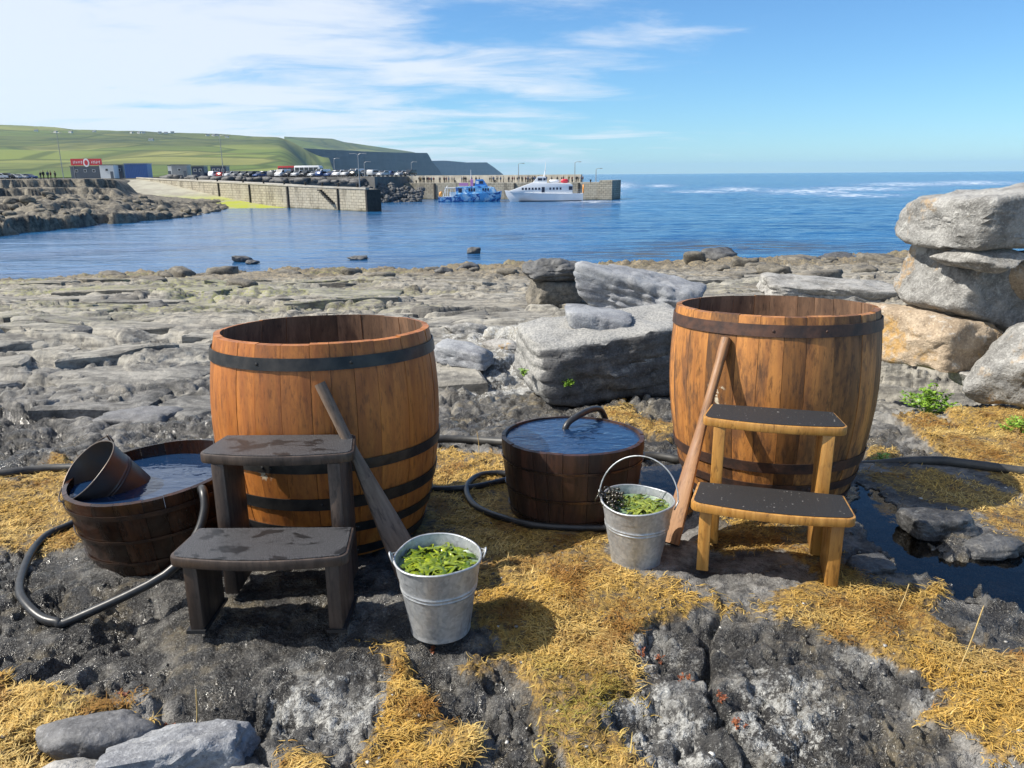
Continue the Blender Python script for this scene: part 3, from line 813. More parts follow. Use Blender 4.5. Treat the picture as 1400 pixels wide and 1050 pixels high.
def grip(name, wet):
    s = NT(name); p = s.co()
    g = s.noise(p, 400, 2, 0.6); b = s.noise(s.mapn(p, (1, 1.6, 1)), 7, 4, 0.6, 0.4)
    if wet:
        c = s.mix(s.rng(g, 0.5, 0.66), (0.016, 0.016, 0.018), (0.23, 0.23, 0.24)); c = s.mix(s.rng(b, 0.53, 0.57, 0, .9), c, (0.010, 0.010, 0.011)); r = s.rng(b, 0.5, 0.6, 0.45, 0.38)  # pale specks paint the wet sparkle into the grit colour
    else:
        c = s.mix(s.rng(g, 0.5, 0.7), (0.016, 0.016, 0.017), (0.035, 0.034, 0.034)); c = s.mix(s.rng(s.noise(p, 90, 2), 0.70, 0.74, 0, 0.8), c, (0.35, 0.34, 0.32)); r = 0.6
    s.bump(g, 0.6, 0.002)
    return s.set(c, r, 0, 0.5)
M['grip_wet'] = grip('wet grit tread', True); M['grip_dry'] = grip('dry grit tread', False)
def galv(name):
    s = NT(name); p = s.co()
    v = s.voro(p, 95, 'F1', 'Color'); w = s.n('ShaderNodeSeparateColor'); s.put(v, w.inputs[0])
    a = s.noise(p, 12, 5, 0.65)
    c = s.mix(w.outputs[0], (0.36, 0.38, 0.40), (0.50, 0.52, 0.54)); c = s.mix(s.rng(a, 0.5, 0.7, 0, 0.55), c, (0.60, 0.61, 0.60)); c = s.mix(s.rng(a, 0.42, 0.3, 0, 0.5), c, (0.20, 0.21, 0.22))
    dr_ = s.noise(s.mapn(p, (30, 30, 3)), 1.0, 4, 0.7); c = s.mix(s.rng(dr_, 0.54, 0.68, 0, 0.5), c, (0.62, 0.63, 0.61)); c = s.mix(s.rng(s.noise(s.mapn(p, (18, 18, 4), (3, 1, 2)), 1.0, 4, 0.7), 0.60, 0.72, 0, 0.55), c, (0.16, 0.12, 0.08))
    s.bump(a, 0.15, 0.004)
    return s.set(c, s.rng(a, 0.3, 0.7, 0.42, 0.62), 0.62, 0.5)
M['galv'] = galv('galvanised steel')
M['rust_bucket'] = simple('old rusty bucket steel', (0.085, 0.083, 0.083), (0.115, 0.082, 0.06), 7, 0.42, 0.6, 0.25)
s = NT('tub water'); s.bump(s.noise(s.mapn(s.co(), (1, 2.2, 1)), 7, 3, 0.55, 0.4), 0.35, 0.02)
M['tub_water'] = s.set((0.008, 0.026, 0.07), 0.04, 0, 0.9)
s = NT('green water'); M['green_water'] = s.set(s.mix(s.noise(s.co(), 25, 4), (0.10, 0.17, 0.09), (0.22, 0.30, 0.17)), 0.08, 0, 0.6)

# ------------------------------------------------------------------ barrels and tubs
def cooper(name, loc, rot, prof, nst, mat_out, mat_in, hoops, hoop_mat, th=0.026, seed=1, floor=0.07):
    """prof: list of (height, radius) up the outside; staves, hoops and a bottom head"""
    rd = random.Random(seed)
    root = empty(name, loc, rot)
    hs_ = [p[0] for p in prof]; rs_ = [p[1] for p in prof]
    H = hs_[-1]
    def rad(h):
        return float(np.interp(h, hs_, rs_))
    ws = [rd.uniform(0.7, 1.35) for _ in range(nst)]; tot = sum(ws); a = rd.uniform(0, 1)
    nh = 11
    for k in range(nst):
        w = ws[k] / tot * 2 * math.pi; a0, a1 = a, a + w; a += w
        g = 0.0007 / rad(0); dr = rd.uniform(-0.0012, 0.0016); top = H + rd.uniform(-0.002, 0.002)
        mb = MB(); V = []
        na_ = 4
        for jz in range(nh):
            h = top * jz / (nh - 1)
            for side in (0, 1):
                for q in range(na_):
                    t = q / (na_ - 1); an = a0 + g + (w - 2 * g) * t
                    r = rad(h) + dr
                    if side == 0 and q in (0, na_ - 1): r -= 0.0014
                    if side: r -= th
                    if jz == nh - 1 and side == 0: r -= 0.004
                    V.append((r * math.cos(an), r * math.sin(an), h - (0.003 if (jz == nh - 1 and side == 0) else 0)))
        Fo = []; Fi = []
        row = 2 * na_
        for jz in range(nh - 1):
            for q in range(na_ - 1):
                b0 = jz * row + q; Fo.append((b0, b0 + 1, b0 + row + 1, b0 + row))
                b1 = jz * row + na_ + q; Fi.append((b1 + 1, b1, b1 + row, b1 + row + 1))
            Fo.append((jz * row, jz * row + row, jz * row + row + na_, jz * row + na_))
            e = jz * row + na_ - 1; Fo.append((e + row, e, e + na_, e + row + na_))
        tb = (nh - 1) * row
        for q in range(na_ - 1):
            Fi.append((q + 1, q, q + na_, q + na_ + 1)); Fo.append((tb + q, tb + q + 1, tb + q + na_ + 1, tb + q + na_))
        mb.cur = 0; mb.add(V, Fo); mb.f += Fi; mb.mi += [1] * len(Fi)
        o = mb.build('stave', [mat_out, mat_in], root, smooth=True)
    for (h0, h1, tk) in hoops:
        mb = MB(); n_ = 4
        pr = [(rad(h0 + (h1 - h0) * q / n_) + 0.0022, h0 + (h1 - h0) * q / n_) for q in range(n_ + 1)]
        pr2 = [(r + tk, h) for r, h in reversed(pr)]
        mb.lathe(pr + pr2, 72, True)
        ho = mb.build('hoop', hoop_mat, root, smooth=True)
        if h1 - h0 > 0.03:
            for q in range(2):
                an = rd.choice([-1.9, -1.2, -1.5]) + q * 0.07; hc = (h0 + h1) / 2; r = rad(hc) + tk + 0.003
                rv = MB(); rv.lathe([(0, 0.004), (0.006, 0.002), (0.007, 0)], 8)
                rv.build('rivet', hoop_mat, ho, loc=(r * math.cos(an), r * math.sin(an), hc), rot=(0, math.pi / 2, an) if False else Euler((0, R(90), an)))
    mb = MB(); rf = rad(floor) - th - 0.001
    nb_ = 7
    for q in range(nb_):
        x0 = -rf + 2 * rf * q / nb_ + 0.001; x1 = -rf + 2 * rf * (q + 1) / nb_ - 0.001
        pts = []
        for xx in (x0, x0 * .5 + x1 * .5, x1): pts.append((xx, -math.sqrt(max(0, rf * rf - xx * xx)) - 0.0005))
        for xx in (x1, x0 * .5 + x1 * .5, x0): pts.append((xx, math.sqrt(max(0, rf * rf - xx * xx)) + 0.0005))
        b_ = MB(); b_.prism(pts, floor - 0.022, floor); b_.build('bottom_board', mat_in, root)
    return root, rad
TB = -math.atan(0.05)              # the rock falls away to the sea: the barrels lean with it
pa = [(0, .388), (.08, .415), (.18, .442), (.30, .464), (.42, .477), (.52, .482), (.62, .481), (.72, .474), (.82, .462), (.893, .451)]
b1, rad1 = cooper('barrel', (-0.805, 3.2, base(0, 3.2) + .012), (TB, 0, R(20)), pa, 27, M['stave_a'], M['stave_in'],
                  [(.795, .842, .004), (.395, .438, .004), (.238, .288, .004), (.125, .165, .004), (.012, .052, .004)], M['hoop'], 0.03, 5)
tag(b1, 'smooth orange brown open wooden barrel with black hoops behind the dark step stool', 'barrel', 'large open barrels')
b1.rotation_euler = Euler((TB, 0, 0))
pb = [(0, .392), (.08, .42), (.18, .448), (.30, .472), (.42, .488), (.52, .496), (.62, .497), (.72, .494), (.83, .486), (.921, .477)]
b2, rad2 = cooper('barrel', (1.297, 3.7, base(0, 3.7) + .010), (TB, 0, 0), pb, 25, M['stave_b'], M['stave_in'],
                  [(.832, .885, .004), (.20, .25, .004), (.10, .14, .004), (.012, .05, .004)], M['hoop_rust'], 0.03, 9)
tag(b2, 'weathered mottled brown barrel with rusty hoops behind the golden step stool', 'barrel', 'large open barrels')

ptu = [(0, .292), (.1, .308), (.2, .322), (.30, .332), (.365, .338)]
T1 = Euler((R(2.0), R(-4.0), 0))
tub1, rt1 = cooper('half_barrel_tub', (-1.49, 3.045, base(0, 3.04) + 0.008), T1, [(h * .90, r * 1.035) for h, r in ptu], 22, M['tub_wood'], M['tub_wood'],
                   [(.262, .282, .004), (.155, .167, .004), (.052, .064, .004)], M['hoop_thin'], 0.022, 3)
tag(tub1, 'wet dark brown half barrel tub with a rusty bucket lying in it', 'tub', 'half barrel tubs of water')
tub2, rt2 = cooper('half_barrel_tub', (0.283, 3.40, base(0, 3.40)), (TB, 0, 0), ptu, 24, M['tub_wood_b'], M['tub_wood_b'],
                   [(.268, .278, .003), (.135, .145, .003), (.03, .04, .003)], M['hoop_thin'], 0.022, 4)
tag(tub2, 'dark brown half barrel tub brimming with blue water between the two barrels', 'tub', 'half barrel tubs of water')
def disc(name, c, r, mat, nrm=(0, 0, 1), rip=0.0):
    V = [(0, 0, 0)]; Fc = []
    rings = 8; sg = 40
    for i_ in range(1, rings + 1):
        for k in range(sg):
            t = 2 * math.pi * k / sg; V.append((r * i_ / rings * math.cos(t), r * i_ / rings * math.sin(t), rip * math.sin(i_ * 2.1 + k * .9) if i_ < rings else 0))
    for k in range(sg): Fc.append((0, 1 + k, 1 + (k + 1) % sg))
    for i_ in range(1, rings):
        for k in range(sg):
            a_ = 1 + (i_ - 1) * sg; b_ = 1 + i_ * sg; Fc.append((a_ + k, b_ + k, b_ + (k + 1) % sg, a_ + (k + 1) % sg))
    mb = MB(); mb.add(V, Fc); o = mb.build(name, mat, None, smooth='all', loc=c); return o
w = disc('tub_water', (-1.49 + math.sin(R(-4)) * .28, 3.045 - math.sin(R(2)) * .28, base(0, 3.04) + .284), 0.323, M['tub_water'], rip=0.0008)
tag(w, 'rippled water in the tub holding the rusty bucket', 'water', 'water in the tubs')
w = disc('tub_water', (0.283, 3.40 + .0165, base(0, 3.4) + .347), 0.3135, M['tub_water'], rip=0.001)
tag(w, 'deep blue water filling the round tub between the barrels', 'water', 'water in the tubs')
w.rotation_euler = (TB * 0.3, 0, 0)

# ------------------------------------------------------------------ buckets
def bucket(name, loc, rot, mat, h=0.27, r1=0.147, r0_=0.098, bail=0.0, dirn=0.0, bail_mat=None):
    """bail: angle of the wire handle from upright (0) to lying on the rim (+-90 deg); dirn: heading of the ear line"""
    root = empty(name, loc, rot)
    mb = MB(); rr = lambda z: r0_ + (r1 - r0_) * z / h
    out = [(0, 0.012), (r0_ - 0.006, 0.012), (r0_ - 0.004, 0.0), (r0_ + .003, 0.0), (r0_ + .003, 0.01)]
    for k in range(1, 60):
        z = 0.012 + (h - 0.012) * k / 60
        d = 0.0
        for zc in (0.60 * h, 0.65 * h):
            d += 0.0032 * math.exp(-((z - zc) / 0.0035) ** 2)
        out.append((rr(z) + d, z))
    out.append((r1, h)); inn = [(r1 - .0025, h)] + [(rr(z) - 0.0025, z) for z in np.linspace(h, 0.016, 12)] + [(0, 0.016)]
    mb.lathe(out + inn, 48)
    ph = loc[0] * 9.0 + 1.0
    def dent(v_):
        t_ = math.atan2(v_[1], v_[0]); k_ = 1 + (v_[2] / h) * (.022 * math.sin(2 * t_ + ph) + .008 * math.sin(5 * t_ + ph * 2)) + .006 * math.sin(7 * t_ + v_[2] * 40)
        return (v_[0] * k_, v_[1] * k_, v_[2] + (.006 * math.sin(2 * t_ + ph * 1.7) if v_[2] > h * .8 else 0))
    mb.v = [dent(v_) for v_ in mb.v]; mb.build('body', mat, root, smooth=True)
    ring = MB(); ring.tube([((r1 + .001) * math.cos(t), (r1 + .001) * math.sin(t), h) for t in np.linspace(0, 2 * math.pi, 56, endpoint=False)], 0.0042, 8, True); ring.v = [dent(v_) for v_ in ring.v]; ring.build('rim', mat, root, smooth='all')
    for sgn in (0, math.pi):
        a_ = dirn + sgn; cx, cy = math.cos(a_), math.sin(a_)
        e = MB(); pts = []
        for t in np.linspace(-0.5, math.pi + 0.5, 12):
            q = 0.016 * math.cos(t); zq = h - 0.004 + 0.022 * math.sin(t)
            ro_ = r1 + 0.006 + 0.008 * math.sin(t)
            pts.append((cx * ro_ - cy * q, cy * ro_ + cx * q, zq))
        e.tube(pts, 0.0032, 6); e.build('ear', mat, root, smooth='all')
    Mz = Matrix.Rotation(dirn, 4, 'Z'); Mb = Matrix.Rotation(bail, 4, 'X')
    pts = []
    rb = r1 + 0.012
    for t in np.linspace(0, math.pi, 26):
        pts.append(Mz @ (Vector((0, 0, h + 0.010)) + Mb @ Vector((rb * math.cos(t), 0, 1.04 * rb * math.sin(t)))))
    hk = Mz @ (Vector((0, 0, h + .01)) + Mb @ Vector((rb + .012, 0, .010)))
    hb = MB(); hb.tube(pts, 0.003, 8); hb.build('bail_handle', bail_mat or mat, root, smooth='all')
    return root
k1 = bucket('bucket', (-0.252, 2.335, gz(-.25, 2.335) + 0.004), (0, 0, 0), M['galv'], 0.272, 0.147, 0.100, R(-112), R(5))
tag(k1, 'galvanised steel bucket of bright green seaweed in front of the dark step stool', 'bucket', 'galvanised buckets of seaweed')
k2 = bucket('bucket', (0.497, 2.82, gz(.497, 2.82) + 0.004), (0, 0, 0), M['galv'], 0.262, 0.145, 0.098, R(-17), R(-22))
tag(k2, 'galvanised steel bucket with raised handle holding dark and green seaweed', 'bucket', 'galvanised buckets of seaweed')
ax = Vector((-.52, -.46, .72)).normalized()
k3 = bucket('bucket', (0, 0, 0), (0, 0, 0), M['rust_bucket'], 0.25, 0.142, 0.100, R(-97), R(100))
k3.rotation_euler = ax.to_track_quat('Z', 'Y').to_euler()
k3.location = Vector((-1.735, 2.935, .352)) - ax * 0.25
tag(k3, 'old rusty bucket lying tilted in the dark water tub', 'bucket')

# seaweed: crowded fronds floating at the top of each bucket
def frond(mb, c, L, wd, ang, curl, tw, rd):
    n = 5; V = []; 
    for i_ in range(n + 1):
        t = i_ / n; a_ = ang + tw * t
        x_ = c[0] + L * t * math.cos(a_); y_ = c[1] + L * t * math.sin(a_)
        z_ = c[2] + curl * math.sin(t * math.pi) + 0.004 * math.sin(t * 9 + ang)
        ww = wd * (0.35 + math.sin(math.pi * min(1, t * .9 + .08)))
        nx, ny = -math.sin(a_), math.cos(a_)
        lift = 0.003 * math.cos(t * 5 + ang)
        V += [(x_ + nx * ww, y_ + ny * ww, z_ + lift), (x_, y_, z_ + 0.003), (x_ - nx * ww, y_ - ny * ww, z_ - lift)]
    Fc = []
    for i_ in range(n):
        for q in (0, 1): Fc.append((i_ * 3 + q, i_ * 3 + q + 1, i_ * 3 + q + 4, i_ * 3 + q + 3))
    mb.add(V, Fc)
def weedmat(name, c1, c2, rough=0.15):
    s = NT(name); g = s.n('ShaderNodeNewGeometry').outputs['Random Per Island']
    c = s.mix(g, c1, c2); c = s.mix(s.rng(s.noise(s.co(), 60, 3), 0.4, 0.6, 0, .5), c, tuple(q * .5 for q in c1))
    return s.set(c, rough, 0, 0.6)
M['weed_green'] = weedmat('green seaweed', (0.05, 0.10, 0.006), (0.30, 0.36, 0.03), 0.08)
M['weed_olive'] = weedmat('olive seaweed', (0.07, 0.12, 0.012), (0.30, 0.34, 0.05), 0.15)
M['weed_dark'] = weedmat('dark wrack', (0.012, 0.010, 0.008), (0.05, 0.045, 0.025), 0.25)
def weed_in(b, label, rim_h, r, n, mat, seed, L=(0.05, 0.09), spots=None):
    rd = random.Random(seed); mb = MB()
    for _ in range(n):
        if spots: sx, sy, sr = rd.choice(spots); a_ = rd.uniform(0, 6.28); q = sr * math.sqrt(rd.random()); cx, cy = sx + q * math.cos(a_), sy + q * math.sin(a_)
        else: a_ = rd.uniform(0, 6.28); q = r * math.sqrt(rd.random()) * .95; cx, cy = q * math.cos(a_), q * math.sin(a_)
        l_ = rd.uniform(*L); an = rd.uniform(0, 6.28)
        # keep the frond inside the bucket
        if math.hypot(cx + l_ * math.cos(an), cy + l_ * math.sin(an)) > r * .95: an = math.atan2(-cy, -cx) + rd.uniform(-.8, .8)
        frond(mb, (cx, cy, rim_h + rd.uniform(-.010, .008)), l_, rd.uniform(.003, .009), an, rd.uniform(-.004, .008), rd.uniform(-1.9, 1.9), rd)
    mb.v = [(v_[0] * min(1, r / max(1e-6, math.hypot(v_[0], v_[1]))), v_[1] * min(1, r / max(1e-6, math.hypot(v_[0], v_[1]))), v_[2]) for v_ in mb.v]
    o = mb.build('seaweed', mat, None, smooth='all', loc=b.location, fix=False)
    return o
o = weed_in(k1, '', 0.243, 0.130, 330, M['weed_green'], 2, (0.05, 0.13))
tag(o, 'glossy bright green seaweed floating in the bucket by the dark step stool', 'seaweed', kind='stuff')
w = disc('bucket_water', Vector(k1.location) + Vector((0, 0, .238)), 0.137, M['green_water']); tag(w, 'green water under the bright seaweed in the bucket', 'water')
o = weed_in(k2, '', 0.232, 0.128, 190, M['weed_olive'], 3, (0.04, 0.09), [(-.02, .05, .06), (.06, .0, .06), (.03, -.07, .04)])
tag(o, 'loose olive green seaweed in the bucket with raised handle', 'seaweed', kind='stuff')
w = disc('bucket_water', Vector(k2.location) + Vector((0, 0, .229)), 0.1345, M['green_water']); tag(w, 'pale green water in the bucket with raised handle', 'water')
# bladder wrack hanging over the edge
rd = random.Random(12); mb = MB()
for _ in range(60):
    a_ = math.pi + R(-22) + rd.uniform(-.5, .9); q = rd.uniform(.07, .14)
    c_ = Vector((q * math.cos(a_), q * math.sin(a_), .245 + rd.uniform(-.01, .028)))
    d_ = Vector((rd.uniform(-1, 1), rd.uniform(-1, 1), rd.uniform(-.4, .6))).normalized() * rd.uniform(.012, .03)
    mb.tube([c_, c_ + d_ * .5 + Vector((0, 0, .003)), c_ + d_], [.002, rd.uniform(.005, .009), .003], 6)
for q in range(5):
    a_ = math.pi + R(-22) + rd.uniform(-.4, .4); c_ = Vector((.135 * math.cos(a_), .135 * math.sin(a_), .272))
    mb.tube(spline([c_, c_ + Vector((-.022, -.005, .008)), c_ + Vector((-.036, -.01 + q * .004, -.012 - q * .006))], 4), .0028, 6)
tag(mb.build('bladder_wrack', M['weed_dark'], None, smooth='all', loc=k2.location), 'dark knobbly wrack heaped at the edge of the bucket with raised handle', 'seaweed', kind='stuff')

# ------------------------------------------------------------------ step stools
def tread(w0, w1, d, bow, z0, z1, y0, n=14, rc=0.035):
    """outline of a tread: bowed front with rounded corners, narrower back"""
    pts = [(-w1 / 2, y0 + d), (w1 / 2, y0 + d)]
    for t in np.linspace(0, math.pi / 2, 5):
        pts.append((w0 / 2 - rc + rc * math.cos(t), y0 + bow + rc - rc * math.sin(t)))
    for t in np.linspace(1, -1, n)[1:-1]:
        pts.append((t * (w0 / 2 - rc), y0 + bow * t * t))
    for t in np.linspace(math.pi / 2, 0, 5):
        pts.append((-w0 / 2 + rc - rc * math.cos(t), y0 + bow + rc - rc * math.sin(t)))
    return [(a_, b_) for a_, b_ in pts]
def stool(name, loc, rz, wm, gm, feet=False):
    root = empty(name, loc, (0, 0, rz))
    for (y0, d, top, w0, w1) in ((0.0, .25, .295, .585, .55), (.275, .235, .55, .545, .49)):
        pts = tread(w0, w1, d, .028, 0, 0, y0)
        mb = MB(); mb.prism(pts, top - .038, top - .003); t_ = mb.build('tread', wm, root, bevel=.005, smooth=True)
        cx = 0; cy = y0 + d / 2
        gpnts = [(cx + (q[0] - cx) * .965, cy + (q[1] - cy) * .94) for q in pts]
        g_ = MB(); g_.prism(gpnts, top - .004, top); g_.build('grip_sheet', gm, t_)
    lw = .046
    for sx in (-1, 1):
        x_ = sx * .235
        mb = MB(); mb.box((x_, .055 + .10, .1285), (lw, .20, .257)); mb.build('front_leg', wm, root, bevel=.004, smooth=True)
        mb = MB(); mb.box((sx * .205, .295 + .10, .256), (lw, .19, .512)); mb.build('rear_leg', wm, root, bevel=.004, smooth=True)
        if feet:
            mb = MB(); mb.box((x_ + sx * .002, .055 + .10, .005), (lw + .018, .215, .012)); mb.build('foot_pad', M['rubber'], root)
    mb = MB(); mb.box((0, .46, .10), (.36, .022, .07)); mb.build('stretcher', wm, root, bevel=.003)
    return root
st1 = stool('step_stool', (-.836, 2.235, .012), 0, M['stool_grey'], M['grip_wet'], True)
tag(st1, 'weathered dark grey wooden two step stool with wet gritty treads', 'step stool', 'step stools at the barrels')
st2 = stool('step_stool', (.947, 2.58, .004), R(-15.8), M['stool_gold'], M['grip_dry'])
tag(st2, 'golden varnished wooden two step stool with black treads', 'step stool', 'step stools at the barrels')

# ------------------------------------------------------------------ paddles
def paddle(name, top, bot, mat, mat2, blade=.36, bw=.052, roll=0.0, knob=.02):
    top = Vector(top); bot = Vector(bot); L = (top - bot).length
    zd = (top - bot).normalized(); xd = zd.cross(Vector((bot.x, bot.y, -1.2))).normalized(); yd = zd.cross(xd)
    root = empty(name, bot, Matrix((xd, yd, zd)).transposed().to_euler())
    mb = MB()
    n = 26; V = []; seg = 12
    prof = []
    for i_ in range(n + 1):
        h = L * i_ / n
        if h < blade: t = h / blade; wx = bw * (1 - .52 * t ** 1.3) ; wy = .010 + .006 * t
        else: t = (h - blade) / (L - blade); wx = .0195 + (bw * .48 - .0195) * max(0, 1 - t * 3.2); wy = .0165 + .003 * t
        if i_ >= n - 2: wx = wy = knob
        prof.append((h, wx, wy))
    ca, sa = math.cos(roll), math.sin(roll)
    for h, wx, wy in prof:
        for k in range(seg):
            t = 2 * math.pi * k / seg; px_, py_ = wx * math.copysign(abs(math.cos(t)) ** .7, math.cos(t)), wy * math.copysign(abs(math.sin(t)) ** .7, math.sin(t))
            V.append((px_ * ca - py_ * sa, px_ * sa + py_ * ca, h))
    def part(a_, b_, nm, mt):
        q = MB(); vv = V[a_ * seg:(b_ + 1) * seg]; m_ = b_ - a_ + 1
        Fc = [(i_ * seg + k, i_ * seg + (k + 1) % seg, (i_ + 1) * seg + (k + 1) % seg, (i_ + 1) * seg + k) for i_ in range(m_ - 1) for k in range(seg)]
        Fc += [tuple(range(seg - 1, -1, -1)), tuple((m_ - 1) * seg + k for k in range(seg))]
        q.add(vv, Fc); q.build(nm, mt, root, smooth=True)
    sp = next(i_ for i_, p_ in enumerate(prof) if p_[0] > blade)
    part(0, sp, 'blade', mat2); part(sp, n, 'shaft', mat)
    return root
def solve_top(px, py, yb):
    return aty(px, py, yb)
t_ = aty(437, 524, 2.735); bt = gp(573, 800)
pd1 = paddle('paddle', (t_[0], t_[1], t_[2]), (bt[0], bt[1], gz(bt[0], bt[1]) + .004), M['paddle_grey'], M['paddle_grey'], .44, .066, R(18))
tag(pd1, 'grey weathered wooden paddle leaning on the orange barrel', 'paddle', 'wooden stirring paddles')
t_ = aty(993, 463, 3.375); bt = gp(915, 742)
pd2 = paddle('paddle', (t_[0], t_[1], t_[2]), (bt[0], bt[1], gz(bt[0], bt[1]) + .004), M['paddle_red'], M['paddle_red'], .50, .046, R(-25), .022)
tag(pd2, 'reddish brown wooden paddle leaning on the mottled barrel', 'paddle', 'wooden stirring paddles')

# ------------------------------------------------------------------ hoses and pipe
def onground(pts, r, n=7):
    P = spline([(p_[0], p_[1], 0) for p_ in pts], n)
    return [Vector((q.x, q.y, max(gz(q.x, q.y), gz(q.x, q.y - .05), gz(q.x, q.y + .05)) + r * .8)) for q in P]
def smoothz(P, k=4):
    z_ = [q.z for q in P]; n = len(P)
    for i_ in range(n):
        a_ = z_[max(0, i_ - k):i_ + k + 1]; P[i_].z = sum(a_) / len(a_)
    return P
pl = [gp(-500, 690), gp(-160, 668), gp(0, 652), gp(95, 640)]
pts = [(q[0], q[1]) for q in pl] + [(-1.6, 3.95), (-.9, 4.12)] + [tuple(gp(595, 602)[:2]), tuple(gp(690, 606)[:2]), (.35, 4.10), tuple(gp(885, 624)[:2]), tuple(gp(930, 628)[:2]), (1.0, 4.22), (1.5, 4.42), (1.78, 4.2), tuple(gp(1190, 634)[:2]), tuple(gp(1290, 642)[:2]), tuple(gp(1400, 655)[:2]), tuple(gp(1520, 668)[:2]), tuple(gp(1700, 690)[:2])]
P = smoothz(onground(pts, .026), 5)
mb = MB(); mb.tube(P, .025, 10)
tag(mb.build('water_pipe', M['pipe'], None, smooth='all'), 'long black plastic pipe lying along the rock behind the barrels', 'pipe')
# hose over the rim of the rusty-bucket tub, looping on the rock in front
hp = [gp(118, 715), gp(60, 738), gp(33, 775), gp(28, 812), gp(62, 838), gp(112, 836)]
lo = smoothz(onground([(q[0], q[1]) for q in hp], .0165), 3)
rise = [(-1.29, 2.56, .08), (-1.20, 2.65, .19), (-1.18, 2.71, .27), (-1.195, 2.755, .322), (-1.225, 2.81, .315), (-1.25, 2.85, .25)]
back = [Vector((-1.60, 3.36, gz(-1.6, 3.36) + .015)), Vector((-1.84, 3.15, gz(-1.84, 3.15) + .015))]
P = spline(back + lo[::3] + [Vector(q) for q in rise], 5)
mb = MB(); mb.tube(P, .0165, 10)
tag(mb.build('hose', M['rubber'], None, smooth='all'), 'black rubber hose looping over the rim of the tub with the rusty bucket', 'hose')
# hose from behind the orange barrel that loops round the blue-water tub
hp = [(-.55, 3.66), tuple(gp(583, 674)[:2]), tuple(gp(640, 674)[:2]), tuple(gp(692, 662)[:2]), (.02, 3.80)]
P = smoothz(onground(hp, .016), 3)
mb = MB(); mb.tube(P, .0155, 10)
tag(mb.build('hose', M['rubber'], None, smooth='all'), 'short black hose running from the orange barrel to behind the round tub', 'hose')
hp = [(.06, 3.74), tuple(gp(690, 653)[:2]), tuple(gp(655, 657)[:2]), tuple(gp(638, 675)[:2]), tuple(gp(652, 697)[:2]), tuple(gp(700, 716)[:2]), tuple(gp(760, 726)[:2]), tuple(gp(850, 727)[:2]), (.58, 3.12), (.70, 3.3), (.68, 3.55), (.60, 3.74)]
P = smoothz(onground(hp, .016), 3)
tail = [(.54, 3.80, .10), (.50, 3.80, .26), (.46, 3.77, .37), (.405, 3.70, .402), (.335, 3.62, .398), (.275, 3.57, .375), (.255, 3.55, .335), (.27, 3.56, .28)]
P = P[:-2] + spline([P[-1]] + [Vector((a_, b_, c_ - .045)) for a_, b_, c_ in tail], 5)
mb = MB(); mb.tube(P, .0155, 10)
tag(mb.build('hose', M['rubber'], None, smooth='all'), 'black hose coiled round the foot of the round tub and hooked over its rim', 'hose')
#@@NEXT

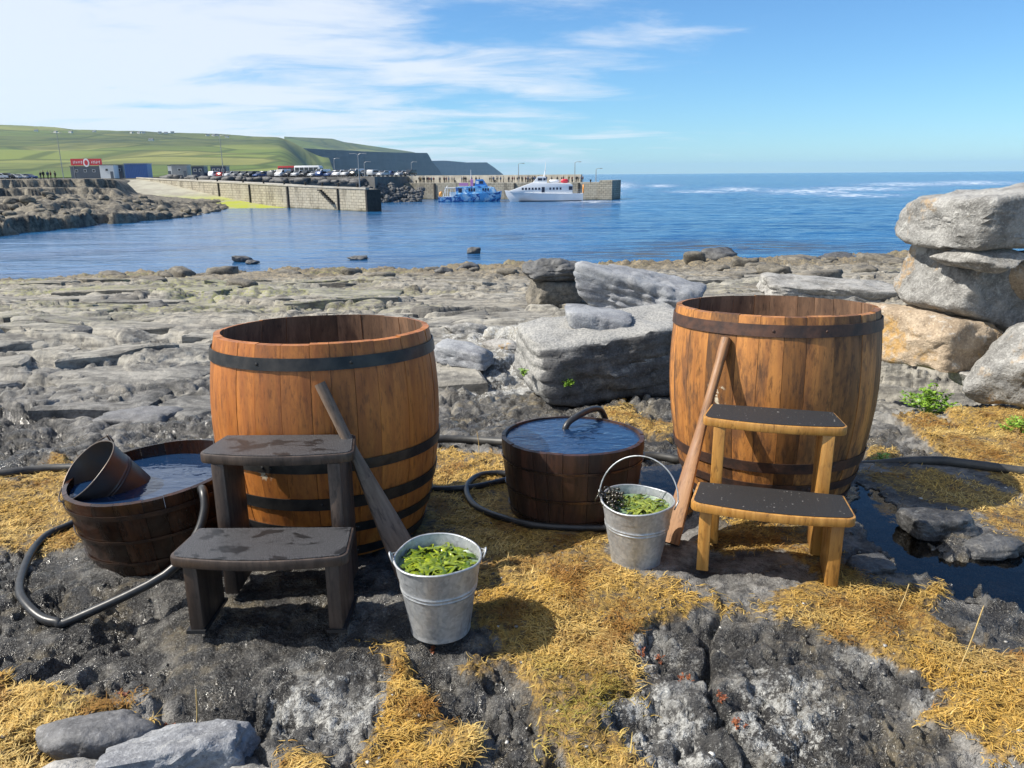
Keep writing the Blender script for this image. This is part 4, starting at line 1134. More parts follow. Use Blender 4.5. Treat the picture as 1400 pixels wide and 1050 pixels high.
# ------------------------------------------------------------------ loose rocks
_ico = {}
def ico(n):
    if n not in _ico:
        bm = bmesh.new(); bmesh.ops.create_icosphere(bm, subdivisions=n, radius=1.0)
        V = np.array([v.co[:] for v in bm.verts]); Fc = np.array([[v.index for v in f.verts] for f in bm.faces]); bm.free(); _ico[n] = (V, Fc)
    return _ico[n]
def rock(name, c, half, rz=0.0, seed=1, mat='rock_grey', kind='cut', sub=4, rough=0.06, p=14, tilt=(0, 0), strata=0.0, ncut=16, jit=.10, label=None, cat='rock', group=None, planes=None):
    V, Fc = ico(sub); rd = np.random.default_rng(seed)
    pl = []
    if kind == 'box':
        for ax_ in range(3):
            for sg in (-1, 1):
                n_ = rd.normal(0, jit, 3); n_[ax_] = sg; pl.append((n_ / np.linalg.norm(n_), rd.uniform(0.9, 1.0)))
        for _ in range(6):
            n_ = rd.normal(0, 1, 3); n_ /= np.linalg.norm(n_); pl.append((n_, rd.uniform(1.05, 1.3)))
    else:
        for k in range(ncut):
            t = (k + .5) / ncut; ph = k * 2.39996 + rd.uniform(-.5, .5); zz_ = 1 - 2 * t
            n_ = np.array([math.sqrt(1 - zz_ * zz_) * math.cos(ph), math.sqrt(1 - zz_ * zz_) * math.sin(ph), zz_]) + rd.normal(0, .18, 3)
            n_ /= np.linalg.norm(n_); pl.append((n_, rd.uniform(0.74, 1.0)))
    if planes: pl += [(np.array(n_) / np.linalg.norm(n_), h_) for n_, h_ in planes]
    acc = np.zeros(len(V))
    for n_, h_ in pl:
        acc += np.clip(V @ n_ / h_, 0, None) ** p
    Q = V * (acc ** (-1.0 / p))[:, None]
    Q = Q * np.array(half)
    sz = float(np.mean(half))
    nrm = V
    d = fbm3(Q / sz, 1.3, 4, seed) * rough * 1.4 + fbm3(Q / sz, 4.5, 3, seed + 9) * rough * 0.7 - np.abs(fbm3(Q / sz, 2.3, 4, seed + 19)) * rough * 1.5 + np.round(fbm3(Q / sz, 1.7, 3, seed + 29) * 4) / 4 * rough * 0.9
    ck = np.exp(-(np.abs(fbm3(Q / sz, 0.9, 3, seed + 39)) / 0.022) ** 2) * 0.05 + np.exp(-(np.abs(fbm3(Q / sz, 1.9, 3, seed + 49)) / 0.03) ** 2) * 0.025
    d = d - ck * (0.6 if sub >= 4 else 0.0)
    if strata:
        lz = Q[:, 2] / sz * 4.2 + fbm3(Q / sz, 1.5, 2, seed + 4) * .9
        fz = lz - np.floor(lz); d = d - strata * np.exp(-((fz - .5) / .13) ** 2) + strata * 1.2 * (_h(np.floor(lz).astype(np.int64), np.zeros(len(lz), np.int64), np.zeros(len(lz), np.int64), seed) - .5)
    hn = nrm.copy(); hn[:, 2] *= .7
    Q = Q + hn * (d * sz)[:, None]
    me = npmesh(name, Q, Fc, True)
    o = link(name, me, M[mat], None, c, (tilt[0], tilt[1], rz))
    if sub >= 4: me.set_sharp_from_angle(angle=R(50))
    if label: tag(o, label, cat, group)
    return o
# great block between tub and mottled barrel, turned so its broad face is in its own shade
c0 = gp(724, 548); zc_ = c0[2]
rock('boulder', (c0[0] + .64, c0[1] + .42, zc_ + .245), (.72, .42, .315), R(11), 5, 'rock_block', 'box', 5, .075, 18, (R(6), R(-4)), .035,
     label='great square grey boulder standing behind the round water tub', planes=[((-.3, -.6, .9), 1.25)], jit=.035)
c1 = aty(818, 450, c0[1] + .42)
rock('slab_rock', (c1[0], c1[1], c1[2] + .035), (.25, .19, .115), R(-8), 8, 'rock_pale', 'box', 4, .06, 16, (R(4), R(6)), .05, label='pale flat rock lying on top of the great square boulder')
q = gp(880, 447)
rock('boulder', (q[0] + .02, q[1] + .5, q[2] + .36), (.86, .48, .36), R(-12), 21, 'rock_pale', 'box', 5, .11, 16, (R(6), R(13)), .045, label='jagged pale grey boulder sloping down behind the square boulder')
q = gp(757, 416)
rock('boulder', (q[0], q[1] + .5, q[2] + .60), (.66, .55, .29), R(5), 33, 'rock_dark', 'cut', 5, .12, 14, (0, R(2)), .06, label='dark sea worn boulder capping a pale stump of rock')
rock('rock_stump', (q[0] + .05, q[1] + .52, q[2] + .14), (.50, .46, .30), R(15), 34, 'rock_shore', 'box', 4, .08, 16, label='pale brown rock stump carrying the dark sea worn boulder')
q = gp(813, 414); rock('boulder', (q[0], q[1] + .2, q[2] + .2), (.42, .3, .26), .4, 35, 'rock_pale', 'cut', 4, .1, label='small pale boulder between the dark boulder and the jagged one')
q = gp(1155, 416)
rock('slab_rock', (q[0], q[1] + .6, q[2] + .13), (1.35, .7, .25), R(-6), 41, 'rock_grey', 'box', 5, .07, 14, (R(3), R(3)), .06, label='broad flat pale slab of rock behind the mottled barrel')

# the heap of boulders
def pile(px, py, y_, hw, hh, dep, seed, mat, lab, kind='cut', rz=0, tilt=(0, 0), rough=.08, pp=16, nc=13):
    c_ = aty(px + 6, py, y_)
    return rock('boulder', c_, (hw, dep, hh), rz, seed, mat, kind, 5, rough, pp, tilt, 0.0, nc, label=lab, group=None)
pile(1372, 291, 6.25, .80, .215, .6, 51, 'rock_pile', 'rounded boulder with yellow lichen crowning the heap of boulders', 'box', R(10), (0, R(-4)), .09, 11)
pile(1314, 396, 6.3, .42, .29, .42, 52, 'rock_pile', 'big pale boulder wedged under the top boulder of the heap', 'box', R(22), (0, R(20)), .09, 16)
pile(1338, 352, 5.85, .25, .115, .24, 53, 'rock_grey', 'small wedge shaped stone jammed between the big heaped boulders', 'cut', R(10), (0, R(-8)))
pile(1418, 372, 5.95, .28, .20, .35, 54, 'rock_tan', 'tan boulder beside the jammed wedge stone in the heap', 'cut', R(30))
pile(1275, 460, 6.15, .42, .225, .42, 55, 'rock_tan', 'orange tinged boulder at the foot of the heap by the green weed', 'box', R(12), (0, R(6)), .09, 16)
pile(1425, 496, 5.45, .46, .30, .45, 56, 'rock_pile', 'large pale boulder at the foot of the heap on the yellow grass', 'cut', R(-20), (0, R(-14)))
pile(1392, 428, 6.45, .40, .26, .4, 57, 'rock_grey', 'boulder deep in the shaded gap inside the heap', 'cut', R(5))
pile(1330, 517, 5.75, .17, .075, .16, 58, 'rock_grey', 'low flat stone under the heap beside the green weed', 'box', R(8))
pile(1460, 300, 6.5, .5, .30, .5, 59, 'rock_pile', 'boulder behind the lichen topped boulder of the heap', 'cut')
pile(1520, 450, 5.9, .5, .4, .5, 60, 'rock_grey', 'boulder at the far end of the heap', 'cut')

# stones in the foreground
q = gp(118, 1020); rock('stone', (q[0], q[1] + .07, gz(q[0], q[1] + .07) + .045), (.165, .105, .075), R(8), 71, 'rock_smooth', 'cut', 5, .055, 9, label='smooth rounded dark grey stone bedded in the yellow grass')
q = gp(228, 1040); rock('stone', (q[0], q[1] + .05, gz(q[0], q[1] + .05) + .05), (.205, .10, .075), R(17), 72, 'rock_pale', 'box', 5, .10, 22, (R(-14), R(-5)), .04, label='angular pale grey stone beside the smooth dark stone')
q = gp(330, 1062); rock('stone', (q[0], q[1] + .02, gz(q[0], q[1]) + .02), (.12, .07, .05), R(-5), 73, 'rock_grey', 'cut', 4, .06, 10, label='lumpy grey stone in front of the angular pale stone')
q = gp(92, 1062); rock('stone', (q[0], q[1], gz(q[0], q[1]) + .01), (.11, .07, .05), R(-5), 74, 'rock_grey', 'cut', 4, .06, 10, label='low grey stone half sunk in the grass before the smooth stone')
for i_, (px, py, hw, hh, mt, lab) in enumerate([(258, 462, .20, .09, 'rock_pale', 'small pale loose rock on the bare pavement beyond the orange barrel'),
        (632, 500, .30, .10, 'rock_pale', 'low pale slab on the rock between the orange barrel and the square boulder'),
        (688, 488, .26, .09, 'rock_lichen', 'low slab with a lichen patch beside the square boulder'),
        (1290, 728, .16, .06, 'rock_wet', 'dark wet rock humped out of the long pool'),
        (1365, 752, .15, .045, 'rock_wet', 'wet grey rock at the rim of the long pool'),
        (1195, 775, .10, .03, 'rock_wet', 'low dark rock between the long pool and the golden stool'),
        (640, 470, .28, .10, 'rock_grey', 'grey loose slab on the pavement beyond the orange barrel'),
        (180, 560, .30, .08, 'rock_smooth', 'low dark rock on the wet shelf behind the rusty bucket tub'),
        (1180, 470, .22, .12, 'rock_grey', 'grey rock between the mottled barrel and the heap'),]):
    q = gp(px, py); d_ = hw * .6
    rock('loose_rock', (q[0], q[1] + d_ * .5, gz(q[0], q[1] + d_ * .5) + hh * .25), (hw, d_, hh), rng.uniform(-.4, .4), 80 + i_, mt, 'box' if i_ % 2 else 'cut', 4, .09, 10, (R(rng.uniform(-5, 5)), R(rng.uniform(-5, 5))), .04, label=lab)
shore = [(18, 368, 34, 14), (55, 372, 40, 12), (88, 372, 30, 16), (272, 366, 26, 14), (318, 372, 50, 14), (360, 368, 40, 10), (245, 378, 40, 11), (420, 372, 34, 10), (598, 366, 56, 18), (640, 370, 40, 12), (684, 366, 46, 16), (560, 370, 30, 8),
         (950, 362, 30, 10), (985, 360, 60, 14), (1020, 366, 40, 12), (1060, 372, 60, 14), (1100, 356, 60, 10), (1150, 354, 70, 12), (1200, 356, 50, 12), (1225, 362, 40, 10), (1120, 384, 70, 12), (860, 362, 26, 8), (830, 360, 20, 7), (150, 382, 50, 9), (205, 392, 40, 8), (215, 420, 40, 11), (330, 398, 46, 10), (480, 378, 36, 8), (520, 384, 40, 8), (110, 450, 46, 9),
         (1040, 390, 50, 10), (1000, 378, 40, 9), (900, 372, 30, 8), (770, 352, 22, 7), (300, 380, 44, 16), (225, 366, 40, 10), (395, 378, 36, 9), (450, 366, 30, 8)]
rr2 = np.random.default_rng(3)
for k in range(80):
    px = rr2.uniform(-20, 1250); py = 352 + 10 * (1 - px / 1250) + rr2.uniform(2, 30) * rr2.random(); shore.append((px, py, rr2.uniform(12, 38), rr2.uniform(4.5, 9)))
for i_, (px, py, w_, h_) in enumerate(shore):
    q = gp(px, py); k = q[1] / 1050
    hw = w_ * k * .5; hh = h_ * k * .85; rr_ = rng.uniform(.5, .8)
    rock('shore_rock', (q[0], q[1] + hw * .3, gz(q[0], q[1] + hw * .3) + hh * .42), (hw, hw * rr_, hh), rng.uniform(-.5, .5), 120 + i_, ['rock_shore', 'rock_dark', 'rock_shore', 'rock_shore'][i_ % 4], ['box', 'cut'][i_ % 2], 3, .12, 12, (R(rng.uniform(-6, 6)), R(rng.uniform(-6, 6))), .06,
         label='%s %s rock lying on the shore near the water' % (['blocky', 'rounded'][i_ % 2], ['weathered brown', 'dark grey', 'weathered brown', 'weathered brown'][i_ % 4]), group='%s rocks strewn along the shore' % ['blocky', 'rounded'][i_ % 2])
for i_, (px, py, w_, h_) in enumerate([(332, 357, 28, 8), (490, 354, 30, 5), (648, 347, 22, 10), (345, 360, 20, 5)]):
    q = atz(px, py, SEA); k = q[1] / 1050
    rock('sea_rock', (q[0], q[1], SEA + h_ * k * .25), (w_ * k * .5, w_ * k * .35, h_ * k * .75), .2 * i_, 170 + i_, 'rock_dark', 'cut', 4, .12, 12, label='dark rock standing clear of the shallow water off the shore', group='rocks out in the shallow water')

# ------------------------------------------------------------------ dry golden grass
def blades(n, want, ylim, Lr, Wr, seed, hz=1.0):
    rd = np.random.default_rng(seed)
    x_ = rd.uniform(-1, 1, n * 6); y_ = rd.uniform(0, 1, n * 6)
    yy = ylim[0] + (ylim[1] - ylim[0]) * y_ ** 1.35
    xx = x_ * (yy * 0.72 + 0.9)
    g = masks(xx, yy, base(xx, yy))[0]
    u_, v_ = pix(xx, yy, base(xx, yy))
    dens = sstep(-.35, .25, fbm2(xx * 6, yy * 6, 3, 551)) * .88 + .12
    keep = (g * (.45 + .55 * dens) > rd.uniform(0.2, 1.0, len(g)))
    for sx, sy, sr in SIT[:6]: keep &= np.hypot(xx - sx, yy - sy) > sr * .86
    for pl_ in (PUDDLE, PUD2): keep &= ~inpoly(u_, v_, pl_)
    xx, yy = xx[keep][:n], yy[keep][:n]
    return xx, yy
gxx, gyy = blades(98000, None, (1.5, 6.2), None, None, 5)
nB = len(gxx); rd = np.random.default_rng(9)
gzz = np.array([0.0] * nB)
jj = np.clip(np.searchsorted(ys, gyy) - 1, 0, nr - 2)
def rowz(jx):
    uu = gxx / (np.maximum(ys[jx], .2) + .8); k = np.clip(np.searchsorted(us, uu) - 1, 0, nc - 2); t = (uu - us[k]) / (us[k + 1] - us[k])
    return GZ2[jx, k] * (1 - t) + GZ2[jx, k + 1] * t
ty = (gyy - ys[jj]) / (ys[jj + 1] - ys[jj]); gzz = rowz(jj) * (1 - ty) + rowz(jj + 1) * ty
flow = fbm2(gxx * 2.2, gyy * 2.2, 3, 501) * 5
an = flow + rd.normal(0, .9, nB)
L = rd.uniform(.014, .044, nB) * (1 + .5 * (rd.random(nB) > .93)); Wd = rd.uniform(.0010, .0021, nB) * (1 + gyy * .12)
clump = fbm2(gxx * 6, gyy * 6, 3, 551)
z0 = gzz - .004 + np.clip(clump + .35, 0, 1) * .018 * rd.random(nB)
el = np.abs(rd.normal(.22, .28, nB)); droop = rd.uniform(.2, 1.1, nB)
cs, sn = np.cos(an), np.sin(an); S = 3
VV = np.zeros((nB, S + 1, 2, 3))
tw = rd.uniform(-.9, .9, nB)
for k in range(S + 1):
    t = k / S; aa_ = an + tw * t
    hx = L * t * np.cos(el); hz_ = L * (t * np.sin(el) - droop * .35 * t * t)
    cx_, cy_, cz_ = gxx + np.cos(aa_) * hx, gyy + np.sin(aa_) * hx, z0 + np.maximum(hz_, -.004) + .003
    ww = Wd * (1.0 - .8 * t)
    for q, sg in ((0, -1), (1, 1)):
        VV[:, k, q, 0] = cx_ - np.sin(aa_) * ww * sg; VV[:, k, q, 1] = cy_ + np.cos(aa_) * ww * sg; VV[:, k, q, 2] = cz_
bI = np.arange(nB)[:, None] * (2 * (S + 1))
FF = np.concatenate([bI + np.array([[2 * k, 2 * k + 1, 2 * k + 3, 2 * k + 2]]) for k in range(S)], 0)
bme = npmesh('dry_grass', VV.reshape(-1, 3), FF, True)
mixv = np.clip(.5 + fbm2(gxx * 3.2, gyy * 3.2, 3, 511) * .9 + rd.normal(0, .22, nB), 0, 1)
gold = np.array([.70, .46, .115]); straw = np.array([.80, .60, .24]); brown = np.array([.34, .16, .04]); green = np.array([.26, .30, .045])
cc = gold[None] * (1 - mixv[:, None]) + straw[None] * mixv[:, None]
bm_ = np.clip(fbm2(gxx * 5 + 9, gyy * 5, 4, 521) * 2.8 - .05 + rd.normal(0, .28, nB), 0, 1)[:, None] * .85
cc = cc * (1 - bm_) + brown[None] * bm_
gm_ = np.clip(fbm2(gxx * 1.6 + 4, gyy * 1.6, 3, 531) * 2.2 - 1.05 + rd.normal(0, .15, nB) + .8 * sstep(1.9, 2.6, gxx) * sstep(4.0, 4.6, gyy), 0, 1)[:, None] * .65
cc = cc * (1 - gm_) + green[None] * gm_
cc *= rd.uniform(.55, 1.15, nB)[:, None]
setcol(bme, 'm1', np.repeat(cc, 2 * (S + 1), 0))
s = NT('dry grass'); cA, _, _, _ = s.attr('m1')
tr = s.n('ShaderNodeBsdfTranslucent'); s.put(cA, tr.inputs[0]); s.set(cA, .6, 0, .3)
ms = s.n('ShaderNodeMixShader'); ms.inputs[0].default_value = .38; s.t.links.new(s.b.outputs[0], ms.inputs[1]); s.t.links.new(tr.outputs[0], ms.inputs[2]); s.t.links.new(ms.outputs[0], s.out.inputs[0])
M['dry_grass'] = s.m
tag(link('dry_grass', bme, M['dry_grass']), 'matted golden dry grass growing over the foreground rock', 'grass', kind='stuff')

# ------------------------------------------------------------------ small plants
M['leaf'] = weedmat('weed leaf', (0.10, 0.24, 0.015), (0.30, 0.46, 0.05), .5)
M['stalk'] = simple('dry stalk', (.50, .38, .16), (.34, .22, .08), 40, .7)
M['red_leaf'] = weedmat('red leaf', (0.16, 0.035, 0.012), (0.30, 0.10, 0.03), .6)
def leafy(name, c, h, spread, n, mat, seed, label, cat='plant', ll=(.03, .06), group=None):
    rd = random.Random(seed); root = empty(name, c); mb = MB(); stb = MB()
    for _ in range(n):
        a_ = rd.uniform(0, 6.28); q = spread * math.sqrt(rd.random()); hh = h * (1 - .55 * (q / spread) ** 1.5) * rd.uniform(.45, 1)
        e = Vector((q * math.cos(a_), q * math.sin(a_), hh)); s0 = Vector((e.x * .25, e.y * .25, -.01))
        stb.tube([s0, (s0 + e) * .5 + Vector((0, 0, .15 * hh)), e], .0016, 4)
        for _k in range(7):
            t = rd.uniform(.35, 1.05); p_ = s0.lerp(e, t); az = rd.uniform(0, 6.28); l_ = rd.uniform(*ll); el_ = rd.uniform(-.2, .9)
            d = Vector((math.cos(az) * math.cos(el_), math.sin(az) * math.cos(el_), math.sin(el_))); sd_ = d.cross(Vector((0, 0, 1))).normalized() * l_ * .3
            mb.add([p_, p_ + d * l_ * .5 + sd_, p_ + d * l_ + Vector((0, 0, -.15 * l_)), p_ + d * l_ * .5 - sd_, p_ + d * l_ * .5 + Vector((0, 0, .08 * l_))], [(0, 1, 4), (1, 2, 4), (2, 3, 4), (3, 0, 4)])
    mb.build('foliage', mat, root, fix=False); stb.build('stem', mat, root)
    return tag(root, label, cat, group)
q = gp(1273, 533); leafy('leafy_weed', (q[0], q[1], gz(q[0], q[1]) + .03), .25, .21, 60, M['leaf'], 1, 'bright green leafy weed growing at the foot of the boulder heap')
q = gp(1400, 578); leafy('leafy_weed', (q[0], q[1], gz(q[0], q[1])), .11, .17, 46, M['leaf'], 2, 'low green weed in the yellow grass before the boulder heap', ll=(.02, .04))
q = aty(775, 522, c0[1] - .02); leafy('leafy_weed', (q[0], q[1], q[2] - .02), .05, .055, 14, M['leaf'], 3, 'small green tuft growing from the shaded face of the square boulder', ll=(.02, .035))
q = aty(716, 508, c0[1] + .05); leafy('leafy_weed', (q[0], q[1], q[2] - .03), .08, .03, 9, M['leaf'], 4, 'small green sprig on the bright end of the square boulder', ll=(.02, .035))
q = gp(1205, 632); leafy('leafy_weed', (q[0], q[1], gz(q[0], q[1])), .10, .07, 14, M['leaf'], 6, 'sprig of yellow green weed by the foot of the mottled barrel', ll=(.02, .04))
for i_, (px, py) in enumerate([(163, 928), (228, 962), (905, 880), (938, 925), (985, 950), (875, 880), (590, 872), (1010, 985)]):
    q = gp(px, py); leafy('red_weed', (q[0], q[1], gz(q[0], q[1])), .014, .024, 7, M['red_leaf'], 20 + i_, 'tiny red leaved weed rooted in a crack of the foreground rock', 'plant', (.007, .013), 'tiny red weeds in the cracks')
for i_, (a_, b_) in enumerate([((1228, 830), (1243, 798)), ((1308, 920), (1345, 828)), ((475, 640), (472, 590)), ((262, 975), (268, 942)), ((655, 625), (652, 590))]):
    q = gp(*a_); t_ = aty(b_[0], b_[1], q[1] + .02); mb = MB(); q = Vector((q[0], q[1], gz(q[0], q[1]) - .004)); t_ = Vector(t_)
    mb.tube(spline([q, q.lerp(t_, .5) + Vector((.004, 0, .004)), t_], 5), [.0022] * 10 + [.0012], 5)
    tag(mb.build('dry_stalk', M['stalk'], None, smooth='all'), 'single dry straw stalk standing up from the rock', 'stalk', 'lone dry stalks')
#@@NEXT

# ------------------------------------------------------------------ far land
def azx(px): return (px - 700) / FPX * math.cos(PITCH)      # x / y of a column of the photograph near the horizon
def hz(px, py, y_):                                          # height of a far point seen at (px, py), y_ metres off
    return float(aty(px, py, y_)[2])
s = NT('hill grass')
p = s.pos()
vcol = s.voro(s.mapn(p, (1, .55, 1)), .0045, 'F1', 'Color'); wv = s.n('ShaderNodeSeparateColor'); s.put(vcol, wv.inputs[0])
edge = s.voro(s.mapn(p, (1, .55, 1)), .0045, 'DISTANCE_TO_EDGE')
big = s.noise(p, .0011, 5, .6); fine = s.noise(s.mapn(p, (1, .4, 3)), .012, 5, .65)
c = s.mix(wv.outputs[0], (.085, .13, .030), (.17, .20, .050))
c = s.mix(s.rng(wv.outputs[1], .66, .9, 0, .8), c, (.25, .24, .08))
c = s.mix(s.rng(big, .42, .62), c, s.mix(s.rng(fine, .4, .6), (.045, .062, .028), (.085, .10, .038)))
c = s.mix(s.rng(edge, .06, .02, 0, .6), c, (.03, .05, .018))
c = s.mix(s.rng(fine, .55, .7, 0, .4), c, (.05, .07, .02))
M['hill'] = s.set(c, .9, 0, .2)
s = NT('cliff rock'); p = s.pos()
a_ = s.noise(s.mapn(p, (1, 1, .25)), .02, 5, .6); b_ = s.noise(s.mapn(p, (.2, .2, 3)), .02, 4, .6)
M['cliff'] = s.set(s.mix(s.rng(s.math('ADD', s.math('MULTIPLY', a_, .5), s.math('MULTIPLY', b_, .5)), .4, .6), (.012, .016, .022), (.030, .034, .040)), .9, 0, .2)

def landstrip(name, rows, pxs, label, mat, rgh=6.0, seed=1):
    """rows: list of (distance, function px -> photograph row, or z); lofted terrain"""
    nV = []
    for d_, fn in rows:
        for px in pxs:
            x_ = azx(px) * d_; z_ = fn(px)
            nV.append((x_, d_, z_))
    V = np.array(nV); V[:, 2] += fbm2(V[:, 0] * .004, V[:, 1] * .004, 4, seed) * rgh * np.clip((V[:, 2] - 4) / 30, 0, 1)
    i_ = np.arange(len(V)).reshape(len(rows), len(pxs))
    Fq = np.stack([i_[:-1, :-1], i_[:-1, 1:], i_[1:, 1:], i_[1:, :-1]], -1).reshape(-1, 4)
    o = link(name, npmesh(name, V, Fq, True), mat); return tag(o, label, 'hill', kind='structure')
ridge = ([-500, -200, 0, 60, 130, 200, 260, 330, 400, 440, 470], [150, 163, 170, 174, 176, 178, 181, 185, 188, 190, 196])
mid_ = ([-500, 0, 200, 330, 400, 440, 460, 470], [195, 203, 206, 209, 214, 225, 236, 240])
pxs = np.linspace(-520, 470, 120)
end = lambda px: float(sstep(450, 385, px))
rows = []
for k in range(26):
    t = k / 25; d_ = 700 + 2700 * t
    def fn(px, t=t, d_=d_):
        lowv = hz(px, np.interp(px, mid_[0], mid_[1]) if t > .25 else 243, d_)
        top = hz(px, np.interp(px, *ridge), 3400)
        z_ = 2 + (top - 2) * (t ** 1.25)
        z_ = z_ * end(px) if t < .97 else z_ * (.6 + .4 * end(px)) * (1 if px < 460 else end(px))
        return max(-7.0, z_ - (1 - end(px)) * 9)
    rows.append((d_, fn))
rows.append((4200, lambda px: -6.0))
landstrip('hill', rows, pxs, 'long green hillside of fields above the harbour', M['hill'], 9, 601)
# the headland of cliffs beyond
def headland(name, d0, depth, topl, rise, label, seed, skew=1800):
    pxs_ = np.linspace(topl[0][0], topl[-1][0], 90)
    tp = lambda px: np.interp(px, [q[0] for q in topl], [q[1] for q in topl])
    rs_ = lambda px: np.interp(px, [q[0] for q in rise], [q[1] for q in rise])
    jag = lambda px: float(fbm2(np.array([px * .09]), np.array([0.0]), 3, seed)[0]) * 40
    V = []; rowsn = 0
    for (dd, zf) in [(0, 0.0), (25, .35), (45, .7), (60, 1.0)]:
        for px in pxs_:
            d_ = d0 + dd + jag(px) + skew * (px - pxs_[0]) / (pxs_[-1] - pxs_[0]); V.append((azx(px) * d_, d_, -6 + (hz(px, tp(px), d_) + 6) * zf))
        rowsn += 1
    nf = rowsn
    for t in (.03, .2, .45, .7, 1.0):
        for px in pxs_:
            d_ = d0 + 60 + depth * t + jag(px) * (1 - t) + skew * (px - pxs_[0]) / (pxs_[-1] - pxs_[0]); zt = hz(px, tp(px), d_ - depth * t); z2 = hz(px, rs_(px), d_)
            V.append((azx(px) * d_, d_, zt + (max(z2, zt) - zt) * t))
        rowsn += 1
    for px in pxs_: d_ = d0 + depth * 1.2 + skew; V.append((azx(px) * d_, d_, -6.0))
    rowsn += 1
    V = np.array(V); i_ = np.arange(len(V)).reshape(rowsn, len(pxs_))
    # right-hand end wall
    ends = [V[i_[r_, -1]] for r_ in range(rowsn)]
    extra = [(e[0], e[1], -6.0) for e in ends]; b_ = len(V); V = np.concatenate([V, np.array(extra)])
    Fq = np.stack([i_[:-1, :-1], i_[:-1, 1:], i_[1:, 1:], i_[1:, :-1]], -1).reshape(-1, 4).tolist()
    Fe = [[int(i_[r_, -1]), int(i_[r_ + 1, -1]), b_ + r_ + 1, b_ + r_] for r_ in range(rowsn - 1)]
    me = npmesh(name, V, np.array(Fq + Fe), False)
    me.materials.append(M['cliff']); me.materials.append(M['hill'])
    mi = np.zeros(len(me.polygons), np.int32); w_ = len(pxs_) - 1
    mi[nf * w_:(rowsn - 1) * w_] = 1; me.polygons.foreach_set('material_index', mi)
    o = link(name, me); return tag(o, label, 'cliff', kind='structure')
headland('sea_cliff', 4200, 900, [(395, 201), (440, 204), (500, 207), (545, 208.5), (588, 209), (594, 222), (602, 231), (606, 238.5)], [(380, 186), (460, 189.5), (475, 194), (530, 202), (570, 208), (606, 240)], 'tall dark sea cliffs under green slopes across the bay', 611)
headland('far_headland', 8600, 900, [(585, 220), (612, 219.5), (640, 222), (668, 222), (678, 229), (687, 236), (690, 238.5)], [(585, 220), (690, 240)], 'low far headland fading into the haze beyond the cliffs', 617)
M['house_wall'] = simple('white cottage wall', (.78, .77, .74), (.66, .65, .62), 2, .8)
M['slate'] = simple('slate roof', (.09, .095, .105), (.05, .052, .06), 3, .6)
def cottage(x_, y_, z_, rz):
    root = empty('cottage', (x_, y_, z_), (0, 0, rz))
    mb = MB(); mb.box((0, 0, 1.2), (13, 7, 5.6)); mb.build('wall', M['house_wall'], root)
    mb = MB(); mb.prism([(-3.9, 4.0), (3.9, 4.0), (0, 7.2)], -6.8, 6.8, 0); rf = mb.build('roof', M['slate'], root)
    mb = MB(); mb.box((5.4, 0, 7.0), (1.0, 1.0, 1.8)); mb.build('chimney', M['house_wall'], rf)
    for q in (-4, 0, 4):
        mb = MB(); mb.box((q, -3.52, 2.0), (1.2, .08, 1.4)); mb.build('window', M['slate'], root)
    return root
hill_me = bpy.data.objects['hill'].data
hv = np.zeros(len(hill_me.vertices) * 3, np.float32); hill_me.vertices.foreach_get('co', hv); hv = hv.reshape(27, 120, 3)
for i_, (px, t) in enumerate([(10, 23), (108, 20), (140, 23), (190, 22.5), (200, 22.3), (206, 22.5), (228, 22.7), (236, 22.5), (245, 22.8), (292, 22), (300, 22.2), (305, 22.4), (318, 22), (88, 20.5), (215, 16), (62, 22)]):
    k = int(t); f_ = t - k; j_ = np.clip((px + 520) / 990 * 119, 0, 118); j0 = int(j_); jf = j_ - j0
    P0 = (hv[k, j0] * (1 - jf) + hv[k, j0 + 1] * jf) * (1 - f_) + (hv[k + 1, j0] * (1 - jf) + hv[k + 1, j0 + 1] * jf) * f_
    tag(cottage(P0[0], P0[1], P0[2], rng.uniform(-.6, .6)), 'tiny white cottage with slate roof high on the green hillside', 'house', 'white cottages on the hillside')

# ------------------------------------------------------------------ left rock shelves and harbour
def shelf_h(x_, y_):
    u_ = x_ / y_
    ds = np.interp(u_, [-1.6, -.66, -.50, -.41, -.375, -.36, -.345], [78, 93, 112, 132, 150, 160, 185]) + fbm2(x_ * .10, y_ * .06, 4, 701) * 12 + fbm2(x_ * .5, y_ * .3, 3, 703) * 2.5
    d_ = y_ - ds
    lowf = sstep(-.36, -.56, u_)
    z_ = -6.5 + (1.7 + 1.5 * lowf) * sstep(-1.0, 1.2, d_)
    z_ = z_ + (.25 + .4 * lowf) * sstep(3, 24, d_) + (.3 + .5 * lowf) * sstep(14, 15.5, d_ + fbm2(x_ * .2, y_ * .2, 3, 711) * 7) + .55 * sstep(24, 25, d_ + fbm2(x_ * .2, y_ * .2, 3, 712) * 8)
    wcl = sstep(-.475, -.495, u_ + fbm2(x_ * .05, y_ * .05, 2, 713) * .02)
    hi = sstep(34, 35.5, d_ + fbm2(x_ * .25, y_ * .25, 3, 714) * 6) * 1.2 + sstep(41, 42, d_ + fbm2(x_ * .25, y_ * .25, 3, 715) * 6) * 1.75
    z_ = z_ + hi * wcl
    z_ = z_ + fbm2(x_ * .7, y_ * .7, 4, 720) * .28 * (d_ > 0) * (1 - .75 * sstep(42, 46, d_) * wcl)
    f1, f2, idv, _, _ = voro(x_ * .75, y_ * .45, 33); z_ = z_ + (idv - .5) * .55 * (d_ > -1) * sstep(36, 18, d_) - np.exp(-((f2 - f1) / .1) ** 2) * .25 * (d_ > 0) * sstep(40, 26, d_)
    return np.minimum(z_, 1.30)
ya = np.concatenate([np.arange(72, 215, .55), np.arange(215, 300, 4)]); ua = np.linspace(-1.35, -.335, 430)
XX = ua[None] * ya[:, None]; YY = np.repeat(ya[:, None], len(ua), 1)
